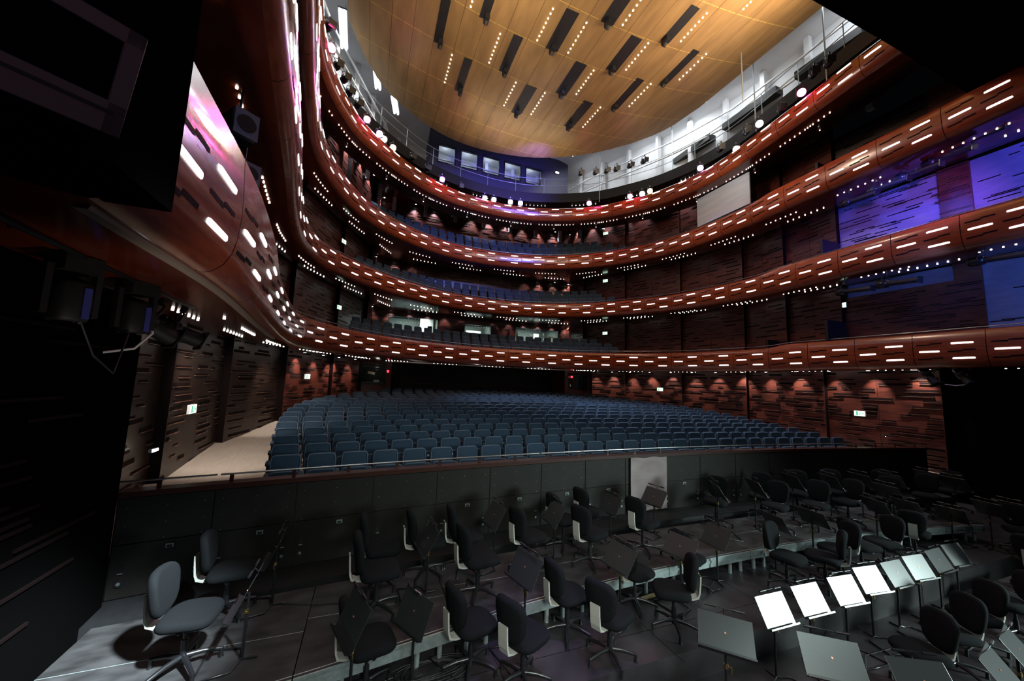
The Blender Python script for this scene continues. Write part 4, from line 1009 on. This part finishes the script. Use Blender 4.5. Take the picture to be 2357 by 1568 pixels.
for px, py, x, lab in ((2215, 325, 8.9, 'nearest the stage under the third balcony'), (2150, 368, 8.9, 'beside the wood pier under the third balcony'), (2085, 402, 8.9, 'in the dark cluster under the third balcony'), (2020, 432, 8.9, 'over the violet lit wall'), (1955, 462, 8.9, 'farthest from the stage under the third balcony'),
                      (2262, 595, 8.9, 'nearest the stage under the second balcony'), (2040, 650, 8.9, 'over the blue reflection strip under the second balcony'), (1945, 668, 8.9, 'farthest from the stage under the second balcony')):
    p = at_x(px, py, x)+Vector((0, 0, .25)); o = place(long0, p, (-.25, -1, -.12), 'black long barrelled spotlight on the right, '+lab, 'long spotlights on the right')
    zs = (9.4 if py < 500 else 6.2)-.45-p.z; MB().tube([(0, 0, 0), (0, 0, max(.05, zs))], .02, 6).build('hanger', 'blackmetal', o)
for px, py, lab in ((2160, 866, 'first'), (2236, 866, 'second')):
    p = at_x(px, py, 9.6); place(pro0, p+Vector((0, 0, .2)), (-.3 if lab == 'second' else -.1, -.5, -.8), 'small spotlight, the %s of two under the right end of the lowest balcony' % lab, 'spotlights under the lowest balcony')
cable('white_cable', [at_x(2175, 885, 9.6), at_x(2200, 888, 9.6), at_x(2222, 886, 9.6), at_x(2235, 880, 9.6)], .012, 'whitecable', 'white cable slung between the two spotlights on the right')
# moving lights and profiles on the left, under the lowest balcony
t = thing('lighting_pipe', 'black lighting pipe slung under the lowest balcony at the left', 'pipe', (-9.1, 4.6, 2.5))
MB().tube([(.12, -1.6, 0), (0, 0, 0), (-.12, 1.9, 0)], .024, 8).build('pipe', 'blackmetal', t)
for y in (-1.2, .3, 1.6): MB().tube([(0, y, 0), (0, y, .14)], .012, 6).build('hanger', 'blackmetal', t)
mv = thing('moving_light', 'moving light', 'moving light', group='moving lights on the left')
MB().box((0, 0, -.1), (.34, .3, .16)).build('base_box', 'black', mv)
b = MB(); 
for y in (-.19, .19): b.box((0, y, -.38), (.1, .05, .5))
b.build('yoke_arm', 'black', mv); MB().pad((0, 0, -.48), (1, 0, 0), (0, 1, 0), (0, 0, 1), .15, .15, .42, e=3, N=16).build('lamp_head', 'black', mv); MB().tube([(0, 0, -.68), (0, 0, -.71)], .1, 16).build('lens', 'glassdark', mv)
MB().box((.152, .06, -.5), (.01, .06, .32)).build('blue_lit_side', 'bluelit', mv)  # blue light falling on the side, put into the colour
dup(mv, (-9.15, 4.1, 2.52), -.6, 'large black moving light hanging nearest at the left edge').scale = (.8, .8, .8); dup(mv, (-9.15, 5.0, 2.52), -.6, 'large black moving light hanging second, by the white cable').scale = (.8, .8, .8)
for k, (y, d, lab) in enumerate(((5.5, (.5, .6, -.4), 'first of two behind the moving lights'), (6.05, (.7, .5, -.3), 'second of two behind the moving lights'))):
    place(pro0, (-9.15, y, 2.4), d, 'black profile spotlight on the left, '+lab, 'profile spotlights on the left')
cable('white_cable', [(-9.15, 5.3, 2.2), (-9.1, 5.28, 2.0), (-9.2, 5.2, 1.82), (-9.4, 5.1, 1.76)], .014, 'whitecable', 'white cable hanging below the profile spotlights at the left')
cable('hanging_cable', [(-9.1, 4.0, 2.2), (-9.0, 4.2, 1.7), (-9.05, 4.6, 1.55), (-9.1, 4.85, 1.95)], .009, 'cable', 'black cable looping between the two moving lights')
kill(mv)
# loudspeakers on the left wall
def speaker(px, py, s, lab):
    p = at_x(px, py, -8.75); t = thing('loudspeaker', 'small blue lit loudspeaker hanging on the left, '+lab, 'loudspeaker', p, math.radians(40), 'loudspeakers on the left')
    MB().box((0, .1, 0), (s, s*1.1, s*1.25)).build('cabinet', 'black', t); MB().box((0, -s*.46, 0), (s*1.02, .02, s*1.27)).build('front', 'grey', t)
    MB().tube([(0, -s*.46-.012, 0), (0, -s*.46-.02, 0)], s*.4, 18).build('cone', 'black', t); MB().tube([(0, .1, s*.6), (0, .1, s*.6+.5)], .015, 6).build('hanger', 'blackmetal', t)
speaker(562, 40, .34, 'topmost of three'); speaker(556, 293, .3, 'middle of three'); speaker(567, 405, .26, 'lowest of three')
# light on the loudspeakers' faces
spot((-5.5, 1.5, 3.2), (-8.7, 5.4, 5.0), 90, (.4, .5, 1), 50, .8, .1)
# television
tvn = -ray(140, 140).normalized(); tvc = CAM+ray(140, 140)*1.2
def tvp(px, py): v = ray(px, py); return CAM+v*((tvc-CAM).dot(tvn)/v.dot(tvn))
tr, br = tvp(340, 92), tvp(272, 318); uy = (tr-br).normalized(); uz = tvn; ux = uy.cross(uz).normalized()
tw, th = .62, (tr-br).length; R = Matrix((ux, uy, uz)).transposed()
t = thing('television', 'grey framed television hanging in the dark at the upper left', 'television', tr-ux*tw/2-uy*th/2); t.rotation_euler = R.to_euler()
b = MB(); fwid = .05
b.box((0, th/2-fwid/2, 0), (tw, fwid, .05)); b.box((0, -th/2+.055, 0), (tw, .11, .05)); b.box((-tw/2+fwid/2, 0, 0), (fwid, th, .05)); b.box((tw/2-fwid/2, 0, 0), (fwid, th, .05)); b.build('frame', 'tvgrey', t, bevel=.004)
MB().box((0, 0, -.005), (tw-.05, th-.05, .02)).build('screen', 'glassdark', t); MB().box((0, 0, -.06), (tw-.1, th-.06, .08)).build('back_case', 'black', t)
MB().box((0, -th/2+.075, .027), (tw-.06, .012, .006)).build('speaker_gap', 'black', t); MB().box((-.12, -th/2+.075, .031), (.012, .006, .004)).build('standby_light', 'redled', t)
cu = bpy.data.curves.new('lettering', 'FONT'); cu.body = 'SONY'; cu.size = .022; cu.extrude = .0008; cu.align_x = 'CENTER'; cu.align_y = 'CENTER'; cu.materials.append(M['grey'])
o = bpy.data.objects.new('lettering_curve', cu); COL.objects.link(o); bpy.context.view_layer.update()
me = bpy.data.meshes.new_from_object(o.evaluated_get(bpy.context.evaluated_depsgraph_get())); bpy.data.objects.remove(o)
link('lettering', me, t, (-.06, -th/2+.095, .0255))
MB().box((0, 0, -.13), (.2, .14, .06)).tube([(0, 0, -.15), (0, .1, -.5)], .02, 6).build('bracket', 'blackmetal', t)
spot((-6.9, -.6, 2.0), tvc, 9, (1, .6, .8), 26, .5, .1)  # light added to bring out the casing, no lamp hangs here
# low wall light by the left aisle, reading lamp at the end of the pit rail
t = thing('wall_light', 'small bright recessed light low on the left aisle wall', 'lamp', (-10.42, 8.9, .12))
MB().box((0, 0, 0), (.05, .22, .06)).build('case', 'alu', t); MB().box((.03, 0, 0), (.01, .2, .045)).build('lens', 'tube', t); spot((-10.36, 8.9, .14), (-10.8, 8.4, .14), 3, (1, .95, .85), 120, .6, .02)
t = thing('reading_lamp', 'small reading lamp on a bent arm at the right end of the pit rail', 'lamp', (8.2, pitwall_y(8.2)+.15, .012))
MB().tube([(0, 0, 0), (.02, 0, .12), (.2, 0, .34)], .01, 6).build('arm', 'blackmetal', t); MB().tube([(.1, 0, .35), (.3, 0, .34)], [.02, .04], 8).build('shade', 'chrome', t); MB().tube([(.3, 0, .325), (.2, 0, .325)], .015, 6).build('bulb', 'washer', t)
# silver screen at the right of the third balcony
p = [at_x(1605, 462, 9.0), at_x(1725, 400, 9.0)]
b = MB(); b.box((9.0, (p[0].y+p[1].y)/2, 10.95), (.06, p[0].y-p[1].y, 1.55), 0); simple('projection_panel', b, 'screen', 'pale silver projection panel at the right of the third balcony', 'panel')
spot((6.5, 10, 11.7), (9.0, 12.8, 10.8), 170, (.9, .97, 1), 60, .8, .1)

# ------------------------------------------------------------------ technical gallery over the topmost balcony
c4 = TIER[3]['c']; n = 100
def off4(k, o): p, tg, nn = c4.at(c4.L*k/n); q = p-nn*o; return q
R4 = range(0, n+1)
b = MB()
b.grid([[(*off4(k, .8), z) for k in R4] for z in (13.35, 13.95)], 0, False, True)
b.grid([[(*off4(k, .8), 13.35) for k in R4], [(*off4(k, 2.1), 13.4) for k in R4]], 0, False)
b.grid([[(*off4(k, .8), 13.95) for k in R4], [(*off4(k, 2.1), 13.95) for k in R4]], 0, False)
b.grid([[(*off4(k, 2.05), z) for k in R4] for z in (13.2, 13.4)], 0, False, True)
gw = struct('floor', b, 'black', 'dark walkway of the technical gallery', 'walkway')
t = thing('gallery_rail', 'thin steel railing round the technical gallery walkway', 'railing', (8.9, 12, 13.95)); off = Vector((8.9, 12, 13.95))
for z in (14.5, 14.98): MB().tube([Vector((*off4(k, .84), z))-off for k in R4], .018, 6).build('rail', 'alu', t)
for k in range(2, n, 4): MB().tube([Vector((*off4(k, .84), 13.95))-off, Vector((*off4(k, .84), 14.98))-off], .016, 6).build('post', 'alu', t)
for g0 in range(0, 14):
    for q in range(7):
        d = 6+g0*2.9+q*.22
        if d < c4.L-6: p, tg, nn = c4.at(d); link('downlight', dot_me, gw, Vector((*(p-nn*1.3), 13.34)))
O = plan_line(24.6); b = MB()
b.grid([[(*O[k], z) for k in range(8, 113)] for z in (13.32, 17.4)], 0, False)
b.grid([[(*O[k], 17.4) for k in range(8, 113)], [(O[k].x*.6, 10+(O[k].y-10)*.8, 18.4) for k in range(8, 113)]], 0, False)
struct('wall_back', b, 'white', 'white walls of the technical gallery', 'wall')
b = MB(); b.box((0, 11, 19.2), (24, 30, .2)); struct('ceiling', b, 'grey', 'roof over the gallery', 'ceiling')
# control booth with five windows
BY = 22.9; bw = []
for (xa, ya, xb, yb) in ((1007, 332, 1049, 376), (1059, 350, 1100, 393), (1109, 365, 1150, 405), (1159, 377, 1199, 417), (1208, 388, 1246, 424)):
    p, q = at_y(xa, (ya+yb)/2, BY), at_y(xb, (ya+yb)/2, BY); mx = (xa+xb)/2; zt, zb = at_y(mx, ya, BY).z, at_y(mx, yb, BY).z
    bw.append((p.x, q.x, zb, zt))
z0 = sum(w[2] for w in bw)/5; z1 = sum(w[3] for w in bw)/5; bw = [(a, c, z0, z1) for a, c, _, _ in bw]
xl, xr = at_y(990, 340, BY).x, at_y(1306, 390, BY).x; b = MB()
ed = [xl]+[e for w in bw for e in w[:2]]+[xr]
for a, c in zip(ed[::2], ed[1::2]): b.box(((a+c)/2, BY, (z0+z1)/2), (c-a, .12, z1-z0), 0)
b.box(((xl+xr)/2, BY, (13.3+z0)/2), (xr-xl, .12, z0-13.3), 0); b.box(((xl+xr)/2, BY, (z1+19)/2), (xr-xl, .12, 19-z1), 0)
for x in (xl, xr): b.box((x, BY+.8, 16.2), (.1, 1.6, 6), 0)
struct('wall_back', b, 'booth', 'dark blue control booth wall with five windows at the very top', 'wall')
b = MB(); b.box(((xl+xr)/2, BY+1.6, (z0+z1)/2), (xr-xl, .1, 3.0), 0); b.box(((xl+xr)/2, BY+.8, z1+.35), (xr-xl, 1.5, .08), 0); struct('wall_back', b, 'white', 'inside of the booth behind the five windows', 'wall')
for k, (a, c, za, zb) in enumerate(bw):
    window(6+k, a, c, za, zb, BY, '%s window of the dark booth at the very top' % ('first second third fourth fifth'.split()[k]), .16); point(((a+c)/2, BY+.7, zb-.1), 9, (.85, .9, 1), .1)
simple('booth_lamp', MB().tube([(at_y(1078, 378, BY+.5).x, BY+.4, z0+.12), (at_y(1078, 378, BY+.5).x, BY+.7, z0+.2)], [.2, .14], 14).box((at_y(1070, 378, BY+.5).x-.15, BY+.6, z0+.15), (.5, .2, .1)), 'blackmetal', 'dark round lamp seen in the second booth window', 'lamp')
t = thing('work_lamp', 'bright oval work lamp to the right of the booth windows', 'lamp', at_y(1282, 398, BY-.1)); MB().box((0, 0, 0), (.34, .06, .18)).build('case', 'blackmetal', t); MB().pad((0, -.04, 0), (1, 0, 0), (0, 0, 1), (0, 1, 0), .15, .07, .03, e=2.4, N=16).build('lens', 'tube', t)
spot((1.2, 16, 13.2), (.8, 23, 15.4), 1800, (.16, .1, 1), 75, .9, .3)
# fluorescent fittings
TB = [((788, 25), (792, 112), 'first and brightest on the left gallery'), ((866, 165), (870, 205), 'second on the left gallery'), ((906, 225), (912, 262), 'third on the left gallery')]
for a, c, lab in TB:
    p, q = at_z(*a, 16.3), at_z(*c, 16.3); m = (p+q)/2; t = thing('tube_light', 'bright fluorescent light, '+lab, 'light', m, 0, 'gallery fluorescent lights'); d = (q-p)/2
    for s in (-.09, .09):
        MB().tube([-d+Vector((s, 0, 0)), d+Vector((s, 0, 0))], .05, 8).build('tube', 'tube', t)
    MB().box((0, 0, .09), (.34, d.length*2+.1, .06), 0, Matrix.Rotation(math.atan2(d.y, d.x)-PI/2, 3, 'Z')).build('housing', 'grey', t); MB().tube([(0, 0, .1), (0, 0, 1.2)], .015, 6).build('hanger', 'alu', t)
    area(m-Vector((0, 0, .1)), m-Vector((.5, 0, 3)), 60, (.95, .98, 1), 1.2, 1.2)
for a, c, lab in (((1318, 358), (1345, 340), 'behind the reflector rim at the back right'), ((1365, 345), (1372, 338), 'small one by the reflector rim'), ((1438, 326), (1452, 317), 'next to the roof ribs on the right'), ((1580, 262), (1625, 232), 'over the right gallery')):
    p, q = at_z(*a, 16.6), at_z(*c, 16.6); m = (p+q)/2; d = (q-p)/2; t = thing('tube_light', 'bright fluorescent light, '+lab, 'light', m, 0, 'gallery fluorescent lights')
    MB().tube([-d, d], .06, 8).build('tube', 'tube', t); MB().box((0, 0, .1), (.2, d.length*2+.1, .06), 0, Matrix.Rotation(math.atan2(d.y, d.x)-PI/2, 3, 'Z')).build('housing', 'grey', t)
for x, y in ((8.9, 7.5), (9.0, 12.0), (7.6, 17.2), (5.0, 20.8), (9.0, 15)): area((x, y, 16.9), (x+1.4, y+.6, 14.0), 75, (.93, .97, 1), 1.5, 1.5)
# white columns and pipes on the gallery wall
b = MB()
for k in range(12, 110, 4): q = O[k].lerp(Vector((0, 11)), .03); b.box((q.x, q.y, 14.9), (.22, .22, 5), 0)
for z in (15.6, 16.4): b.tube([(*O[k].lerp(Vector((0, 11)), .06), z) for k in range(10, 112)], .05, 6, 0)
o = struct('trim_9', b, 'white', 'white columns and pipes along the gallery wall', 'columns')
# acoustic curtains with rollers on the right gallery
for y0, y1, lab in ((7.2, 9.6, 'nearest the stage'), (10.4, 13.2, 'in the middle'), (14.0, 16.6, 'farthest from the stage')):
    t = thing('acoustic_curtain', 'grey roller curtain on the right gallery wall, '+lab, 'curtain', (10.2, (y0+y1)/2, 15.4), 0, 'gallery roller curtains'); h = (y1-y0)/2
    MB().box((0, 0, -.9), (.06, h*2, 1.8)).build('curtain', 'grey', t); MB().box((-.2, 0, .1), (.5, h*2, .34)).build('roller_box', 'black', t)
for px, py, z in ((1707, 150, 14.5), (1738, 250, 14.0), (1548, 400, 14.3), (1380, 420, 14.2), (1900, 130, 14.2)):
    p = at_z(px, py, z); simple('hanging_rod', MB().tube([(p.x, p.y, 12.9), (p.x, p.y, 17.6)], .025, 6), 'alu', 'thin steel rod hanging over the %s' % {1707: 'right gallery beside the pink lamp', 1738: 'right gallery, second from the stage', 1548: 'curve of the right gallery', 1380: 'gallery right of the pink lamp at the back', 1900: 'stage end of the right gallery'}[px], 'rod', 'gallery hanging rods')
for k, px in enumerate((1338, 1372, 1398, 1420, 1452, 1484)):
    py = 398-.02*(px-1338)-.0012*(px-1338)**2; p = at_z(px, py, 14.35); place(pro0, p+Vector((0, 0, .3)), (-.3, -1, -.3), 'small floodlight, %s from the left along the right part of the gallery rail' % ordn(k+1), 'floodlights on the gallery rail')
# lamps behind the parapet of the topmost balcony
LENS = {'pink': ('pinklens', PINK), 'violet': ('violetlens', (.55, .2, 1)), 'amber': ('amberlens', (1, .6, .25)), 'white': ('whitelens', (.8, .85, 1)), 'blue': ('violetlens', (.3, .2, 1))}
LB = [(763, 110, 'pink', 'nearest on the left curve'), (845, 275, 'pink', 'second on the left curve'), (874, 308, 'violet', 'paired on the left curve'), (884, 320, 'white', 'beside the violet pair'), (905, 340, 'amber', 'on the left curve'), (1018, 413, 'pink', 'under the first booth window'), (1116, 456, 'violet', 'left of the big white one'), (1137, 460, 'white', 'biggest, at the middle back'),
      (1175, 465, 'amber', 'between two white ones at the back'), (1198, 468, 'white', 'right of the amber one at the back'), (1356, 468, 'pink', 'alone right of the middle'), (1450, 452, 'pink', 'left of the white and amber pair'), (1478, 446, 'white', 'paired with amber on the right'), (1496, 440, 'amber', 'paired with white on the right'), (1612, 387, 'blue', 'on the right curve'), (1695, 343, 'white', 'low on the right curve'), (1748, 285, 'white', 'high on the right curve'), (1845, 213, 'pink', 'nearest the stage on the right')]
lamp0 = make_profile(.18, .12)
for px, py, cn, lab in LB:
    p = at_z(px, py, 12.72); d = Vector((CAM.x-p.x+4, CAM.y-p.y, -6)).normalized()
    o = place(lamp0, p-d*.2+(Matrix.Rotation(math.atan2(d.y, d.x), 3, 'Z') @ Matrix.Rotation(math.asin(-d.z), 3, 'Y')) @ Vector((0, 0, .3)), d, '%s stage lamp %s, behind the topmost parapet' % ('bluish' if cn == 'blue' else cn, lab), 'lit stage lamps on the topmost balcony')
    o.name = 'stage_lamp'; lm, col = LENS[cn]
    MB().tube([(.185, 0, -.3), (.2, 0, -.3)], .14, 14).build('lens', lm, o)
    spot(p+d*.1, p+d*8, 350 if cn == 'pink' else 200, col, 70, .8, .08)
    if cn in ('pink', 'violet', 'blue'): spot(p+Vector((d.x, d.y, 0)).normalized()*.9+Vector((0, 0, .5)), p+Vector((0, 0, -.6)), 140, col, 100, .9, .05)
for k, (px, py, z) in enumerate(((758, 60, 13.3), (778, 150, 13.4), (796, 180, 13.4), (806, 212, 13.4), (826, 240, 13.4), (950, 362, 13.3), (985, 388, 13.3), (1060, 430, 13.3), (1660, 340, 13.2), (1720, 300, 13.2), (1800, 250, 13.2), (1875, 165, 13.3), (1910, 140, 13.3))):
    p = at_z(px, py, z); place(pro0, p+Vector((0, 0, .3)), (CAM.x-p.x+6, CAM.y-p.y, -4), 'unlit black spotlight on the topmost balcony, %s round from the left' % ordn(k+1), 'unlit spotlights on the topmost balcony')
for o in (long0, pro0, lamp0): kill(o)
